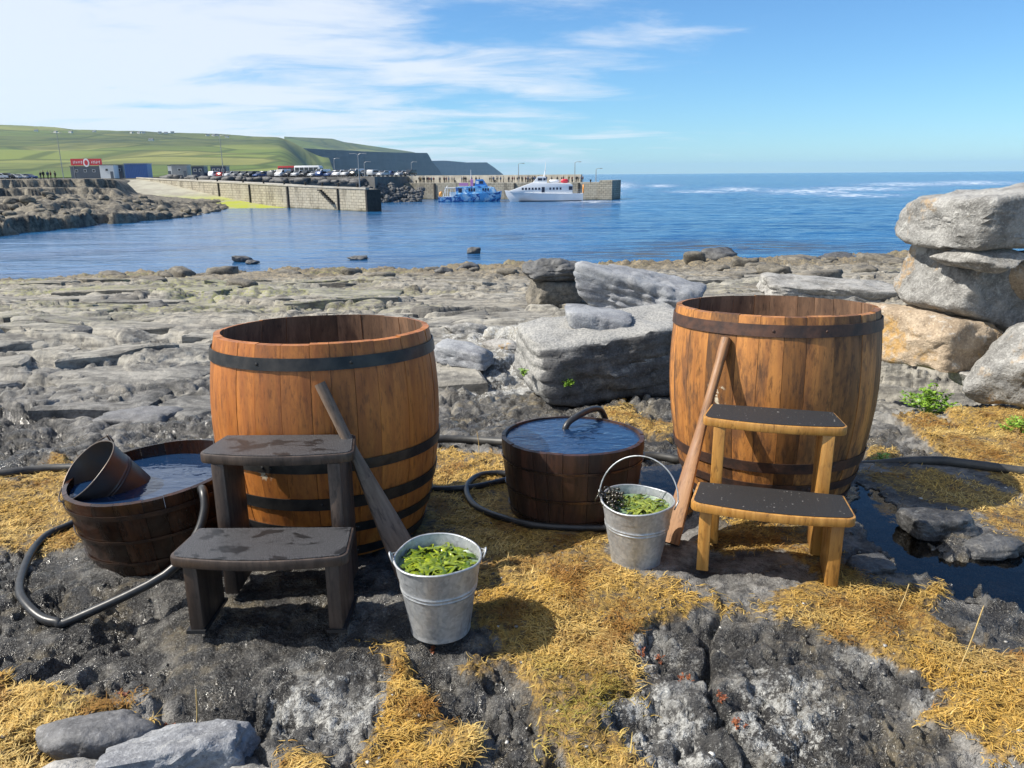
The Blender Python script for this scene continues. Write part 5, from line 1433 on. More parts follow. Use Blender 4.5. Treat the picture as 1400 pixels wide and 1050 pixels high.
ZZ = shelf_h(XX.ravel(), YY.ravel())
i_ = np.arange(XX.size).reshape(XX.shape)
o = link('rock_shelf', npmesh('rock_shelf', np.stack([XX.ravel(), YY.ravel(), ZZ], 1), np.stack([i_[:-1, :-1], i_[:-1, 1:], i_[1:, 1:], i_[1:, :-1]], -1).reshape(-1, 4), False), M['rock_far'])
tag(o, 'dark stepped rock shelves on the far side of the inlet', 'rock', kind='structure')
for k in range(44):
    px = rng.uniform(-20, 300); u_ = azx(px); dd = rng.uniform(0, 30) if px < 210 else rng.uniform(0, 9)
    ds = np.interp(u_, [-1.6, -.66, -.50, -.41, -.375, -.36, -.345], [78, 93, 112, 132, 150, 160, 185]); y_ = ds + dd; x_ = u_ * y_
    z_ = float(shelf_h(np.array([x_]), np.array([y_]))[0]); sz = rng.uniform(.5, 1.3)
    rock('shelf_boulder', (x_, y_, max(z_, SEA - .2) + sz * .15), (sz, sz * .75, sz * rng.uniform(.4, .7)), rng.uniform(0, 3), 900 + k, 'rock_far', 'cut', 2, .14, 12, label='rough boulder lying on the rock shelves across the inlet', group='boulders on the far rock shelves')

s = NT('harbour stone'); p = s.pos()
br = s.n('ShaderNodeTexBrick'); s.put(s.mapn(p, (1, 1, 1), (0, 0, 0), (R(90), 0, 0)), br.inputs['Vector']); br.inputs['Scale'].default_value = .45; br.inputs['Mortar Size'].default_value = .02
br.inputs['Color1'].default_value = (.40, .365, .285, 1); br.inputs['Color2'].default_value = (.31, .28, .22, 1); br.inputs['Mortar'].default_value = (.12, .11, .09, 1)
nn = s.noise(p, .35, 6, .7); sz_ = s.n('ShaderNodeSeparateXYZ'); s.put(p, sz_.inputs[0])
c = s.mix(s.rng(nn, .4, .65, 0, .6), br.outputs['Color'], (.36, .34, .28))
c = s.mix(s.rng(s.noise(s.mapn(p, (.6, .6, .12)), .8, 4, .6), .52, .66, 0, .6), c, (.10, .09, .07))
tide = s.rng(s.math('ADD', sz_.outputs[2], s.math('MULTIPLY', nn, 1.2)), -3.9, -4.5)
c = s.mix(s.math('MULTIPLY', tide, .8), c, (.07, .065, .035))
s.bump(s.math('ADD', s.noise(p, 1.5, 4, .6), nn), .6, .12)
M['quay'] = s.set(c, .9, 0, .2)
M['concrete'] = simple('concrete', (.40, .38, .33), (.30, .28, .24), .5, .9, 0, .2)
M['pale_wall'] = simple('pale sea wall', (.52, .49, .42), (.38, .355, .30), .4, .9, 0, .2)
M['asphalt'] = simple('car park tarmac', (.17, .165, .155), (.11, .108, .10), .3, .95)
M['timber_dark'] = simple('tarred timber', (.02, .018, .016), (.045, .04, .034), 2, .8)
M['galv_post'] = simple('grey lamp post', (.33, .34, .35), (.25, .26, .27), 1, .5, .5)
M['weed_slip'] = NT('slipway'); s = M['weed_slip']; p = s.pos(); nn = s.noise(s.mapn(p, (1, .45, 1)), .25, 5, .65)
c = s.mix(s.rng(nn, .38, .6), (.27, .25, .20), (.36, .345, .27)); zc2 = s.n('ShaderNodeSeparateXYZ'); s.put(p, zc2.inputs[0])
c = s.mix(s.math('MULTIPLY', s.rng(zc2.outputs[2], -2.2, -4.2), s.rng(nn, .3, .55)), c, (.30, .33, .03)); M['weed_slip'] = s.set(c, .75, 0, .3)

# old pier: a long stone quay coming out from the land
PA = Vector((-27.0, 148.0, 0)); PB = Vector((-109.0, 232.0, 0))
dv = (PB - PA).normalized(); nv = Vector((dv.y, -dv.x, 0))
if nv.x < 0: nv = -nv
def ptop(t): return -.95 + 2.2 * t ** 1.15
pier = empty('old_pier', (PA.x, PA.y, SEA)); Lp = (PB - PA).length
n_ = 30; V = []
for k in range(n_ + 1):
    t = k / n_; q = PA + dv * (Lp * t)
    pw_ = 2.6 + 7.5 * min(1, t * 2.2)
    for w_, z_ in ((0, -7), (0, ptop(t)), (pw_, ptop(t)), (pw_, -7)):
        e = q + nv * w_ - PA; V.append((e.x, e.y, z_ - SEA))
mb = MB(); Fw = []
for k in range(n_):
    b_ = k * 4
    Fw += [(b_, b_ + 4, b_ + 5, b_ + 1), (b_ + 2, b_ + 6, b_ + 7, b_ + 3), (b_ + 1, b_ + 5, b_ + 6, b_ + 2)]
Fw += [(0, 1, 2, 3), (n_ * 4 + 3, n_ * 4 + 2, n_ * 4 + 1, n_ * 4)]
mb.add(V, Fw); mb.build('wall', M['quay'], pier)
q = nv * 1.35 - dv * .2; mb = MB(); mb.box((0, 0, 1.0), (.5, 3.2, 6.0), Matrix.Translation(q) @ Matrix.Rotation(math.atan2(dv.y, dv.x), 4, 'Z')); mb.build('end_shade_sheet', M['timber_dark'], pier)  # dark sheet added over the pier end for its shade and weed
mb = MB(); V = []
for k in range(n_ + 1):
    t = k / n_; q = PA + dv * (Lp * t) - PA
    for w_, dz_ in ((-.12, .0), (-.12, .32), (.7, .32), (.7, .004)):
        e = q + nv * w_; V.append((e.x, e.y, ptop(t) - SEA + dz_))
Fw = []
for k in range(n_):
    b_ = k * 4
    for a1 in range(4): Fw.append((b_ + a1, b_ + (a1 + 1) % 4, b_ + 4 + (a1 + 1) % 4, b_ + 4 + a1))
mb.add(V, Fw + [(0, 1, 2, 3), (n_ * 4 + 3, n_ * 4 + 2, n_ * 4 + 1, n_ * 4)]); mb.build('kerb', M['concrete'], pier)
mb = MB(); V = []
for k in range(n_ + 1):
    t = k / n_; q = PA + dv * (Lp * t) - PA
    for w_ in (.7, 2.5 + 7.5 * min(1, t * 2.2)): e = q + nv * w_; V.append((e.x, e.y, ptop(t) - SEA + .03))
mb.add(V, [(2 * k, 2 * k + 1, 2 * k + 3, 2 * k + 2) for k in range(n_)]); mb.build('deck', M['concrete'], pier)
def pier_t(px):        # parameter where the wall face is crossed by a photograph column
    u_ = azx(px); return max(0, min(1, (u_ * PA.y - PA.x) / (dv.x - u_ * dv.y) / Lp))
for px, wd in ((342, .35), (394, .5), (463, .3), (300, .3)):
    t = pier_t(px); q = dv * (Lp * t) - nv * .16; mb = MB(); mb.box((0, 0, (-6 + ptop(t)) / 2 - SEA), (wd, .3, ptop(t) + 6), Matrix.Translation(q) @ Matrix.Rotation(math.atan2(dv.y, dv.x), 4, 'Z')); mb.build('fender_timber', M['timber_dark'], pier)
for px in (270, 297, 332, 360, 388, 417, 440, 462, 488):
    t = pier_t(px); q = dv * (Lp * t) + nv * .3; z_ = ptop(t) - SEA + .3
    mb = MB(); mb.lathe([(0, .75), (.28, .72), (.3, .55), (.2, .4), (.2, 0), (.3, -.02)], 10); mb.build('bollard', M['timber_dark'], pier, loc=(q.x, q.y, z_))
# flight of steps let into the face
tA, tB = pier_t(440), pier_t(456)
for k in range(8):
    t = tA + (tB - tA) * k / 7; q = dv * (Lp * t) - nv * .35
    mb = MB(); mb.box((0, 0, 0), (.75, .8, .28), Matrix.Translation((q.x, q.y, ptop(t) - SEA - .5 - k * .33)) @ Matrix.Rotation(math.atan2(dv.y, dv.x), 4, 'Z')); mb.build('step', M['timber_dark'], pier)
tag(pier, 'long old stone pier with black timber fenders running out from the slipway', 'pier')
# slipway on the near side of the pier
mb = MB(); V = []
for k in range(13):
    t = .12 + .88 * k / 12; q = PA + dv * (Lp * t); zf = SEA - .5 + (ptop(t) - .5 - SEA + .5) * sstep(.12, 1.0, t) ** 1.1
    for w_ in (0.02, 14): e = q - nv * w_; V.append((e.x, e.y, zf + (.25 if w_ < 1 else -.1)))
mb.add(V, [(2 * k, 2 * k + 2, 2 * k + 3, 2 * k + 1) for k in range(12)])
tag(mb.build('slipway', M['weed_slip']), 'weedy yellow green slipway beside the old pier', 'slipway', kind='structure')
# car park plateau; its shaded front is put in as dark rocks
poly = [(-300, 175), (-115, 236), (-100, 231), (-66, 214), (-34, 199), (-30, 232), (-40, 420), (-420, 420)]
mb = MB(); mb.prism([(-420, 225)] + poly[1:], -7, 1.32)
tag(mb.build('car_park', M['asphalt']), 'tarmac car park above the harbour', 'car park', kind='structure')
for k in range(46):
    t = rng.random(); a_ = Vector((-100, 231, 0)).lerp(Vector((-34, 199, 0)), t); sz = rng.uniform(.8, 1.7)
    w_ = rng.uniform(-.5, 2.2); q = a_ + Vector((.43, -.9, 0)) * w_
    zt = max(ptop(min(1, max(0, (q - PA).dot(dv) / Lp))), -.4)
    rock('bank_rock', (q.x, q.y, zt + .2 - w_ * .12 + rng.uniform(0, .5)), (sz * 1.5, sz * .8, sz * .5), rng.uniform(-.9, -.1), 1000 + k, 'rock_dark', 'box', 2, .12, 14, label='dark rock standing in for the shaded wall below the parked cars', group='rocks banked below the car park')  # dark rock colour carries the shade of the bank
rd = random.Random(5)
rm = MB()
for k in range(150):
    t = rd.random(); a_ = Vector((-37, 200, 0)).lerp(Vector((-23, 208, 0)), t); h_ = rd.random(); q = a_ + Vector((0, -1, 0)) * (6 * (1 - h_)); sz = rd.uniform(.5, 1.2)
    V_, F_ = ico(1); Vr = V_ * np.array([sz, sz * .8, sz * .7]) * (1 + np.random.default_rng(k).uniform(-.2, .2, (len(V_), 1))) + np.array([q.x, q.y, -5.3 + 5.2 * h_ * (1 - .35 * t)])
    rm.add(Vr, F_.tolist())
tag(rm.build('rubble_bank', M['rock_dark']), 'bank of dark armour stone rubble between the car park and the long quay', 'rubble', kind='stuff')

# long quay with parapet where the ferries lie
QA = Vector((-46, 233, 0)); QB = Vector((26.4, 207.5, 0)); dq = (QB - QA).normalized(); nq = Vector((-dq.y, dq.x, 0)); Lq = (QB - QA).length
quay = empty('long_quay', (QA.x, QA.y, SEA), (0, 0, math.atan2(dq.y, dq.x)))
mb = MB(); mb.box((Lq / 2 - 1.6, 5.5, 1.2), (Lq - 3.2, 11, 6.4)); mb.build('wall', M['quay'], quay)
mb = MB(); mb.box((Lq / 2 - 1.6, 3.2, 4.43), (Lq - 3.2, 6.4, .06)); mb.build('deck', M['concrete'], quay)
mb = MB(); mb.box((Lq / 2 - 4, 7.6, 5.42), (Lq - 12, 1.6, 2.1)); mb.build('parapet', M['pale_wall'], quay)
mb = MB(); mb.box((Lq - 1.5, 5.5, 1.45), (3.4, 11.3, 7.0)); mb.build('end_block', M['quay'], quay)
for t in (14, 26, 38, 50, 60, 68):
    mb = MB(); mb.box((t, -.16, 1.2), (.45, .32, 6.2)); mb.build('fender_timber', M['timber_dark'], quay)
for t in (8, 20, 32, 44, 56, 66, 71):
    mb = MB(); mb.lathe([(0, .7), (.26, .68), (.28, .5), (.18, .36), (.18, 0)], 10); mb.build('bollard', M['timber_dark'], quay, loc=(t, .6, 4.46))
tag(quay, 'long concrete quay with a high parapet behind the moored boats', 'quay')
def quay_pt(t, w_, z_=0): q = QA + dq * t + nq * w_; return (q.x, q.y, SEA + z_)

# people waiting along the quay
cloth = [simple('coat %d' % k, c_, None, 8, .8) for k, c_ in enumerate([(.02, .025, .04), (.05, .05, .055), (.10, .02, .02), (.03, .06, .14), (.30, .28, .25), (.015, .015, .016), (.16, .13, .06)])]
trou = [simple('trousers %d' % k, c_, None, 8, .85) for k, c_ in enumerate([(.02, .025, .045), (.015, .015, .016), (.10, .085, .06)])]
skin = simple('skin', (.45, .28, .20), (.40, .24, .17), 5, .6); hair = simple('hair', (.03, .02, .015), None, 5, .7)
def person_mesh(ci, ti, h, st):
    mb = MB(); k = h / 1.72
    mb.cur = 0
    for sx in (-1, 1): mb.tube([(sx * .09 * k, sx * st * .12, .0), (sx * .095 * k, sx * st * .05, .45 * k), (sx * .09 * k, 0, .86 * k)], [.055 * k, .06 * k, .085 * k], 7)
    mb.cur = 1
    mb.tube([(0, 0, .80 * k), (0, 0, .95 * k), (0, 0, 1.2 * k), (0, 0, 1.38 * k), (0, 0, 1.46 * k)], [.16 * k, .17 * k, .185 * k, .17 * k, .07 * k], 9)
    for sx in (-1, 1): mb.tube([(sx * .19 * k, 0, 1.40 * k), (sx * .235 * k, .02, 1.12 * k), (sx * .21 * k, -.10, .88 * k)], [.06 * k, .05 * k, .04 * k], 6)
    mb.cur = 2
    mb.tube([(0, 0, 1.44 * k), (0, -.01, 1.50 * k), (0, -.015, 1.56 * k), (0, -.015, 1.64 * k), (0, -.01, 1.68 * k)], [.05 * k, .055 * k, .085 * k, .088 * k, .06 * k], 8)
    mb.cur = 3
    mb.tube([(0, .03, 1.56 * k), (0, .02, 1.64 * k), (0, .005, 1.71 * k), (0, 0, 1.735 * k)], [.06 * k, .092 * k, .085 * k, .03 * k], 8)
    o = mb.build('person', [trou[ti], cloth[ci], skin, hair], None, smooth='all'); me = o.data; bpy.data.objects.remove(o); return me
pm = [person_mesh(k % 7, k % 3, 1.58 + .035 * (k % 8), (k % 3) * .6) for k in range(14)]
cname = ['navy', 'grey', 'dark red', 'blue', 'pale', 'black', 'khaki']
for k in range(84):
    t = rng.uniform(8, 62) if k < 76 else rng.uniform(60, 68); w_ = rng.uniform(2.2, 6.4); j_ = int(rng.integers(14))
    o = link('person', pm[j_], None, None, quay_pt(t, w_, 4.46), (0, 0, rng.uniform(0, 6.28)))
    tag(o, 'person in a %s jacket standing in the queue on the long quay' % cname[j_ % 7], 'person', 'people in %s jackets on the quay' % cname[j_ % 7])
for k, (px, ci) in enumerate([(58, 0), (62, 5), (72, 2), (78, 1), (68, 3)]):
    o = link('person', pm[ci], None, None, (azx(px) * 165, 165, 1.30), (0, 0, k)); o.location.z = float(shelf_h(np.array([o.location.x]), np.array([o.location.y]))[0])
    tag(o, 'person in a %s jacket walking on the rocks near the red kiosk sign' % cname[ci], 'person', 'people on the rocks by the kiosk')

# lamp posts
def lamp(px, y_, z0, top, label, double=False):
    root = empty('lamp_post', (azx(px) * y_, y_, z0)); h = hz(px, top, y_) - z0
    mb = MB(); mb.tube([(0, 0, 0), (0, 0, h * .5), (0, 0, h)], [.13, .10, .07], 8); mb.build('post', M['galv_post'], root)
    for sg in ((-1, 1) if double else (1,)):
        mb = MB(); mb.tube(spline([(0, 0, h - .1), (sg * .5, 0, h + .15), (sg * 1.1, 0, h + .15)], 4), .05, 6); arm = mb.build('arm', M['galv_post'], root)
        mb = MB(); mb.box((sg * 1.35, 0, h + .14), (.7, .28, .16)); mb.build('lamp_head', M['galv_post'], arm, bevel=.03)
    return tag(root, label, 'lamp post', 'harbour lamp posts')
lamp(89, 250, 1.3, 182, 'tall grey lamp post by the red kiosk sign', True)
lamp(308, 222, 1.3, 186, 'tall grey lamp post beside the navy kiosks', True)
lamp(493, 160, -.9, 211, 'grey lamp post near the end of the old pier', True)
lamp(501, 205, 1.3, 222, 'grey lamp post where the car park meets the long quay')
lamp(460, 240, 1.3, 217, 'slim lamp post among the parked cars by the bus')
for px, tp in ((565, 222), (711, 224), (788, 222), (817, 231)):
    u_ = azx(px); t = (u_ * QA.y - QA.x) / (dq.x - u_ * dq.y); q = quay_pt(t, 6.3, 4.46)
    lamp(px, q[1], q[2], tp, 'slim lamp post standing on the long quay')

# ------------------------------------------------------------------ vehicles
def paint(name, c_): return simple(name, c_, tuple(q * .93 for q in c_), .5, .25, 0, 0, (1, 1, 1), .6)
paints = {'white': paint('white paint', (.75, .76, .77)), 'silver': paint('silver paint', (.48, .50, .52)), 'black': paint('black paint', (.012, .012, .014)), 'blue': paint('blue paint', (.03, .07, .20)), 'red': paint('red paint', (.35, .02, .02)), 'grey': paint('grey paint', (.14, .145, .15))}
M['car_glass'] = simple('car glass', (.02, .025, .03), None, 1, .06, 0, 0, (1, 1, 1), .7)
M['tyre'] = simple('tyre', (.015, .015, .015), None, 4, .85)
M['rim'] = simple('wheel rim', (.4, .4, .42), None, 3, .4, .7)
def car(col_, kind='hatch'):
    root = empty('car')
    if kind == 'van': sidep = [(-2.4, .35), (-2.4, 1.95), (-2.3, 2.05), (1.2, 2.05), (1.75, 1.25), (2.4, 1.05), (2.45, .35)]; win = [(.55, 1.3), (1.55, 1.3), (1.15, 1.9), (.55, 1.9)]; W = 1.9
    elif kind == 'suv': sidep = [(-2.2, .4), (-2.25, 1.0), (-2.0, 1.65), (-1.7, 1.72), (.4, 1.72), (1.15, 1.12), (2.1, .98), (2.25, .4)]; win = [(-1.85, 1.12), (.95, 1.12), (.35, 1.6), (-1.6, 1.6)]; W = 1.85
    else: sidep = [(-2.05, .32), (-2.1, .9), (-1.75, 1.38), (-1.3, 1.46), (.2, 1.46), (1.0, .95), (1.95, .82), (2.1, .34)]; win = [(-1.6, .95), (.85, .95), (.18, 1.38), (-1.3, 1.38)]; W = 1.75
    mb = MB(); mb.prism(sidep, -W / 2, W / 2, 1); mb.build('body', paints[col_], root, bevel=.07, smooth=True)
    for sg in (-1, 1):
        mb = MB(); y0_, y1_ = sorted((sg * (W / 2 - .02), sg * (W / 2 + .012))); mb.prism(win, y0_, y1_, 1); mb.build('window', M['car_glass'], root)
    i0 = max(range(len(sidep)), key=lambda q: sidep[q][0] if sidep[q][1] > .9 and sidep[q][0] < 1.9 else -9)
    a_ = sidep[i0]; b_ = sidep[i0 - 1]; mb = MB()
    mb.add([(a_[0] + .02, -W / 2 + .12, a_[1] + .03), (a_[0] + .02, W / 2 - .12, a_[1] + .03), (b_[0] + .03, W / 2 - .18, b_[1] + .0), (b_[0] + .03, -W / 2 + .18, b_[1] + .0)], [(0, 1, 2, 3)]); mb.build('windscreen', M['car_glass'], root)
    for x_ in (-1.3, 1.35):
        for sg in (-1, 1):
            mb = MB(); mb.lathe([(.0, -.1), (.30, -.1), (.33, -.06), (.33, .06), (.30, .1), (0, .1)], 14); wl = mb.build('wheel', M['tyre'], root, loc=(x_, sg * (W / 2 - .09), .33), rot=(R(90), 0, 0))
            mb = MB(); mb.lathe([(0, .118), (.19, .112), (.2, .1)], 12); mb.build('rim', M['rim'], wl, rot=(R(180) if sg > 0 else 0, 0, 0))
    for sg in (-1, 1):
        mb = MB(); mb.box((sidep[-1][0] - .05, sg * (W / 2 - .28), .72), (.1, .32, .14)); mb.build('headlight', M['rim'], root)
    return root
protos = {}
spots = []
Pf0, Pf1 = Vector((-98, 232.5, 0)), Vector((-36.5, 202.5, 0)); dcar = (Pf1 - Pf0).normalized(); ncar = Vector((-dcar.y, dcar.x, 0))
kinds = [('white', 'hatch'), ('silver', 'suv'), ('black', 'hatch'), ('white', 'van'), ('grey', 'suv'), ('blue', 'hatch'), ('silver', 'hatch'), ('white', 'suv'), ('red', 'hatch'), ('black', 'suv')]
kw = {'hatch': 'hatchback', 'suv': 'estate car', 'van': 'van'}
for row, (off, step, n0, n1) in enumerate(((2.6, 2.75, 5, 25), (9.5, 2.9, 2, 24), (19, 3.0, 0, 24))):
    for k in range(n0, n1):
        if rng.random() < .08: continue
        q = Pf0 + dcar * (k * step) + ncar * off; spots.append((q.x, q.y, math.atan2(ncar.y, ncar.x) + (math.pi if rng.random() < .5 else 0) + rng.normal(0, .04)))
for k, px in enumerate((4, 10, 17, 24, 32)): spots.append((azx(px) * 236, 236 + k, rng.uniform(-.3, .3)))
for k, (x_, y_, rz) in enumerate(spots):
    kd = kinds[int(rng.integers(len(kinds)))]
    if kd not in protos: o = protos[kd] = car(*kd)
    else: o = copy_tree(protos[kd])
    o.location = (x_, y_, 1.325); o.rotation_euler = (0, 0, rz)
    if k >= len(spots) - 5: tag(o, '%s %s parked left of the red kiosk sign' % (kd[0], kw[kd[1]]), 'car', 'cars parked by the kiosk'); o['label'] = '%s %s parked beyond the rocks beside the red signed kiosk' % (kd[0], kw[kd[1]])
    else: tag(o, '%s %s parked in the harbour car park' % (kd[0], kw[kd[1]]), 'car', '%s %ss in the harbour car park' % (kd[0], kw[kd[1]]))
def bus(x_, y_, rz, L_, colr, label):
    root = empty('bus', (x_, y_, 1.325), (0, 0, rz))
    mb = MB(); mb.prism([(-L_ / 2, .35), (-L_ / 2, 3.0), (-L_ / 2 + .2, 3.15), (L_ / 2 - .4, 3.15), (L_ / 2, 2.6), (L_ / 2 + .05, .35)], -1.2, 1.2, 1); mb.build('body', paints[colr], root, bevel=.08, smooth=True)
    nw = int(L_ / 1.5)
    for k in range(nw):
        for sg in (-1, 1):
            mb = MB(); mb.box((-L_ / 2 + .9 + k * 1.45, sg * 1.205, 2.15), (1.3, .03, 1.0)); mb.build('window', M['car_glass'], root)
    mb = MB(); mb.box((L_ / 2 + .03, 0, 1.95), (.06, 2.1, 1.1)); mb.build('windscreen', M['car_glass'], root)
    for x2 in (-L_ / 2 + 2.0, L_ / 2 - 1.8):
        for sg in (-1, 1):
            mb = MB(); mb.lathe([(0, -.14), (.45, -.14), (.48, 0), (.45, .14), (0, .14)], 14); mb.build('wheel', M['tyre'], root, loc=(x2, sg * 1.08, .48), rot=(R(90), 0, 0))
    return tag(root, label, 'bus')
bus(azx(425) * 232, 232, R(-12), 8.0, 'white', 'white coach with dark windows parked among the cars')
bus(azx(398) * 236, 236, R(-12), 6.0, 'red', 'red and white minibus parked beside the coach')['category'] = 'minibus'

# ------------------------------------------------------------------ kiosks and sign
M['wall_white'] = paint('kiosk white', (.70, .71, .70)); M['wall_cream'] = paint('kiosk cream', (.55, .52, .42)); M['wall_navy'] = paint('kiosk navy', (.02, .035, .075)); M['wall_blue'] = paint('container blue', (.03, .11, .34)); M['wall_slate'] = paint('kiosk slate', (.09, .11, .14))
M['sign_red'] = paint('sign red', (.62, .03, .045)); M['sign_white'] = paint('sign white', (.85, .85, .85)); M['wall_grey'] = paint('kiosk grey', (.28, .29, .29))
def kiosk(px0, px1, top, y_, mat, label, nwin=2, door=True, roof='wall_slate', z0=1.32, wm='car_glass', corr=False):
    x0, x1 = azx(px0) * y_, azx(px1) * y_; h = hz((px0 + px1) / 2, top, y_) - z0; w_ = x1 - x0
    root = empty('kiosk', ((x0 + x1) / 2, y_, z0))
    mb = MB(); mb.box((0, 1.5, h / 2 - .1), (w_, 3, h - .2)); wl = mb.build('wall', M[mat], root)
    mb = MB(); mb.box((0, 1.5, h - .05), (w_ + .3, 3.3, .16)); mb.build('roof', M[roof], root)
    for k in range(nwin):
        xk = -w_ / 2 + w_ * (k + .7) / (nwin + .4); mb = MB(); mb.box((xk, -.02, h * .62), (min(.9, w_ / (nwin + 1) * .7), .08, .8)); wo = mb.build('window', M['sign_white'], root)
        mb = MB(); mb.box((xk, -.05, h * .62), (min(.9, w_ / (nwin + 1) * .7) - .16, .08, .64)); mb.build('pane', M[wm], wo)
    if door:
        mb = MB(); mb.box((w_ / 2 - .7, -.03, 1.0), (.85, .08, 2.0)); mb.build('door', M['wall_slate'], root)
    if corr:
        for k in range(int(w_ / .5)):
            mb = MB(); mb.box((-w_ / 2 + .3 + k * .5, -.04, h / 2 - .1), (.2, .1, h - .5)); mb.build('rib', M[mat], wl)
    return tag(root, label, 'kiosk')
kiosk(140, 159, 225, 240, 'wall_white', 'white kiosk hut beside the red signed building', 1)
kiosk(161, 172, 225, 244, 'wall_slate', 'slate grey hut between the white hut and the blue container', 1)
kiosk(174, 205, 223.5, 238, 'wall_blue', 'bright blue shipping container on the quayside', 0, False, 'wall_blue', corr=True)
kiosk(238, 259, 225, 236, 'wall_grey', 'grey kiosk with a white end beside the navy kiosk', 1)
kiosk(233, 238, 226, 237, 'wall_white', 'narrow white cabin against the grey kiosk', 0, True)
kiosk(265, 282, 226.5, 234, 'wall_navy', 'small navy blue ticket kiosk beside the grey kiosk', 2)
kiosk(291, 312, 226.5, 230, 'wall_navy', 'long navy blue ticket kiosk with three windows by the lamp post', 3)
y_ = 246
root = kiosk(100, 140, 227, y_, 'wall_slate', 'dark ticket building under a wide red sign', 3, True)
x0, x1 = azx(103) * y_, azx(145) * y_; zt, zb = hz(124, 217, y_), hz(124, 226, y_)
sg = empty('sign_board', ((x0 + x1) / 2, y_ - .35, 1.32))
mb = MB(); mb.box((0, 0, (zt + zb) / 2 - 1.32), (x1 - x0, .15, zt - zb)); mb.build('board', M['sign_red'], sg)
for sx in (-1, 1):
    mb = MB(); mb.box((sx * ((x1 - x0) / 2 - .6), .15, (zb + .3) / 2 - .66), (.16, .14, zb + .3 - 1.32)); mb.build('post', M['galv_post'], sg)
mb = MB(); mb.prism([(.95 * math.cos(t), .2 + 1.25 * math.sin(t) + (zt + zb) / 2 - 1.32 - .4) for t in np.linspace(0, 2 * math.pi, 20, endpoint=False)], -.14, -.085, 1); em = mb.build('emblem', M['sign_white'], sg)
mb = MB(); mb.prism([(.55 * math.cos(t), .2 + .8 * math.sin(t) + (zt + zb) / 2 - 1.32 - .4) for t in np.linspace(0, 2 * math.pi, 16, endpoint=False)], -.16, -.145, 1); mb.build('emblem_ring', M['sign_red'], em)
zc2 = (zt + zb) / 2 - 1.32; rd = random.Random(3)
for xa, xb in ((-4.1, -1.5), (1.5, 4.3)):
    xx_ = xa
    while xx_ < xb:
        wl_ = rd.uniform(.28, .42); hl = rd.choice([.6, .6, .85]); mb = MB()
        mb.box((xx_ + wl_ / 2, -.085, zc2 - .05), (wl_ * .35, .03, hl)); mb.box((xx_ + wl_ * .75, -.086, zc2 + rd.choice([-.25, .1])), (wl_ * .5, .03, .18)); mb.build('letter', M['sign_white'], sg); xx_ += wl_ + .14
tag(sg, 'wide red sign board with white lettering and oval emblem above the ticket building', 'sign')

# ------------------------------------------------------------------ boats
M['boat_white'] = paint('boat white', (.80, .81, .82)); M['boat_blue'] = paint('boat blue', (.05, .23, .58)); M['boat_dark'] = paint('boat dark', (.015, .02, .05)); M['boat_red'] = paint('boat red', (.60, .03, .05)); M['boat_orange'] = paint('boat orange', (.75, .30, .05)); M['boat_pink'] = paint('boat pink', (.55, .22, .45))
s = NT('painted hull'); p = s.co(); w_ = s.noise(s.mapn(p, (.5, .5, .7)), 1.0, 2, .5, 2.2)
M['boat_mural'] = s.set(s.mix(s.rng(w_, .53, .57), s.mix(s.rng(s.noise(p, .7, 3, .6), .45, .6), (.14, .42, .74), (.58, .74, .86)), (.04, .12, .38)), .3, 0, .5)
def hull(L_, B_, stations, mat, root):
    """stations: (t along from stern 0 to bow 1, half-beam at deck, half-beam at water, deck height, x shift at deck)"""
    V = []
    for t, bd, bw, hd, sh in stations:
        x_ = L_ * t
        V += [(x_, 0, -.7), (x_ + sh * .1, bw * .55, -.5), (x_ + sh * .35, bw, .05), (x_ + sh * .8, (bd + bw) / 2, hd * .55), (x_ + sh, bd, hd), (x_ + sh, 0, hd + .05), (x_ + sh, -bd, hd), (x_ + sh * .8, -(bd + bw) / 2, hd * .55), (x_ + sh * .35, -bw, .05), (x_ + sh * .1, -bw * .55, -.5)]
    n = len(stations); Fc = []
    for i_ in range(n - 1):
        for k in range(10): Fc.append((i_ * 10 + k, i_ * 10 + (k + 1) % 10, (i_ + 1) * 10 + (k + 1) % 10, (i_ + 1) * 10 + k))
    Fc += [tuple(range(9, -1, -1)), tuple((n - 1) * 10 + k for k in range(10))]
    mb = MB(); mb.add(V, Fc); return mb.build('hull', mat, root, smooth=True)
def boxp(root, nm, mt, c_, d_, bev=0): mb = MB(); mb.box(c_, d_); return mb.build(nm, M[mt], root, bevel=bev)
# white ferry, bow to the left
bx, by = float(atz(797, 275, SEA)[0]), 199.0
f = empty('ferry', (bx, by, SEA), (0, 0, R(180 - 2)))
Lf = 17.6
hull(Lf, 5, [(0, 2.3, 2.1, 1.9, 0), (.3, 2.6, 2.4, 1.9, 0), (.6, 2.6, 2.2, 2.0, .1), (.8, 2.2, 1.5, 2.2, .5), (.93, 1.3, .7, 2.45, 1.0), (1.0, .12, .06, 2.7, 2.0)], M['boat_white'], f)
mb = MB(); mb.prism([(2.6, 1.8), (2.6, 4.0), (3.2, 4.35), (11.5, 4.5), (12.6, 4.6), (18.4, 2.55), (17.0, 2.0)], -2.15, 2.15, 1); cb_ = mb.build('cabin', M['boat_white'], f, bevel=.06, smooth=True)
for k in range(6): boxp(cb_, 'window', 'boat_dark', (12.1 + k * .82 - 1.2, 2.17, 3.1), (.5, .06, .55))
for k in range(4): boxp(cb_, 'window', 'boat_dark', (5.6 + k * .85, 2.17, 3.1), (.45, .06, .55))
boxp(cb_, 'door', 'boat_dark', (9.9, 2.17, 2.85), (.75, .07, 1.3))
boxp(cb_, 'stern_opening', 'boat_dark', (3.1, 2.17, 3.2), (.9, .07, .9))
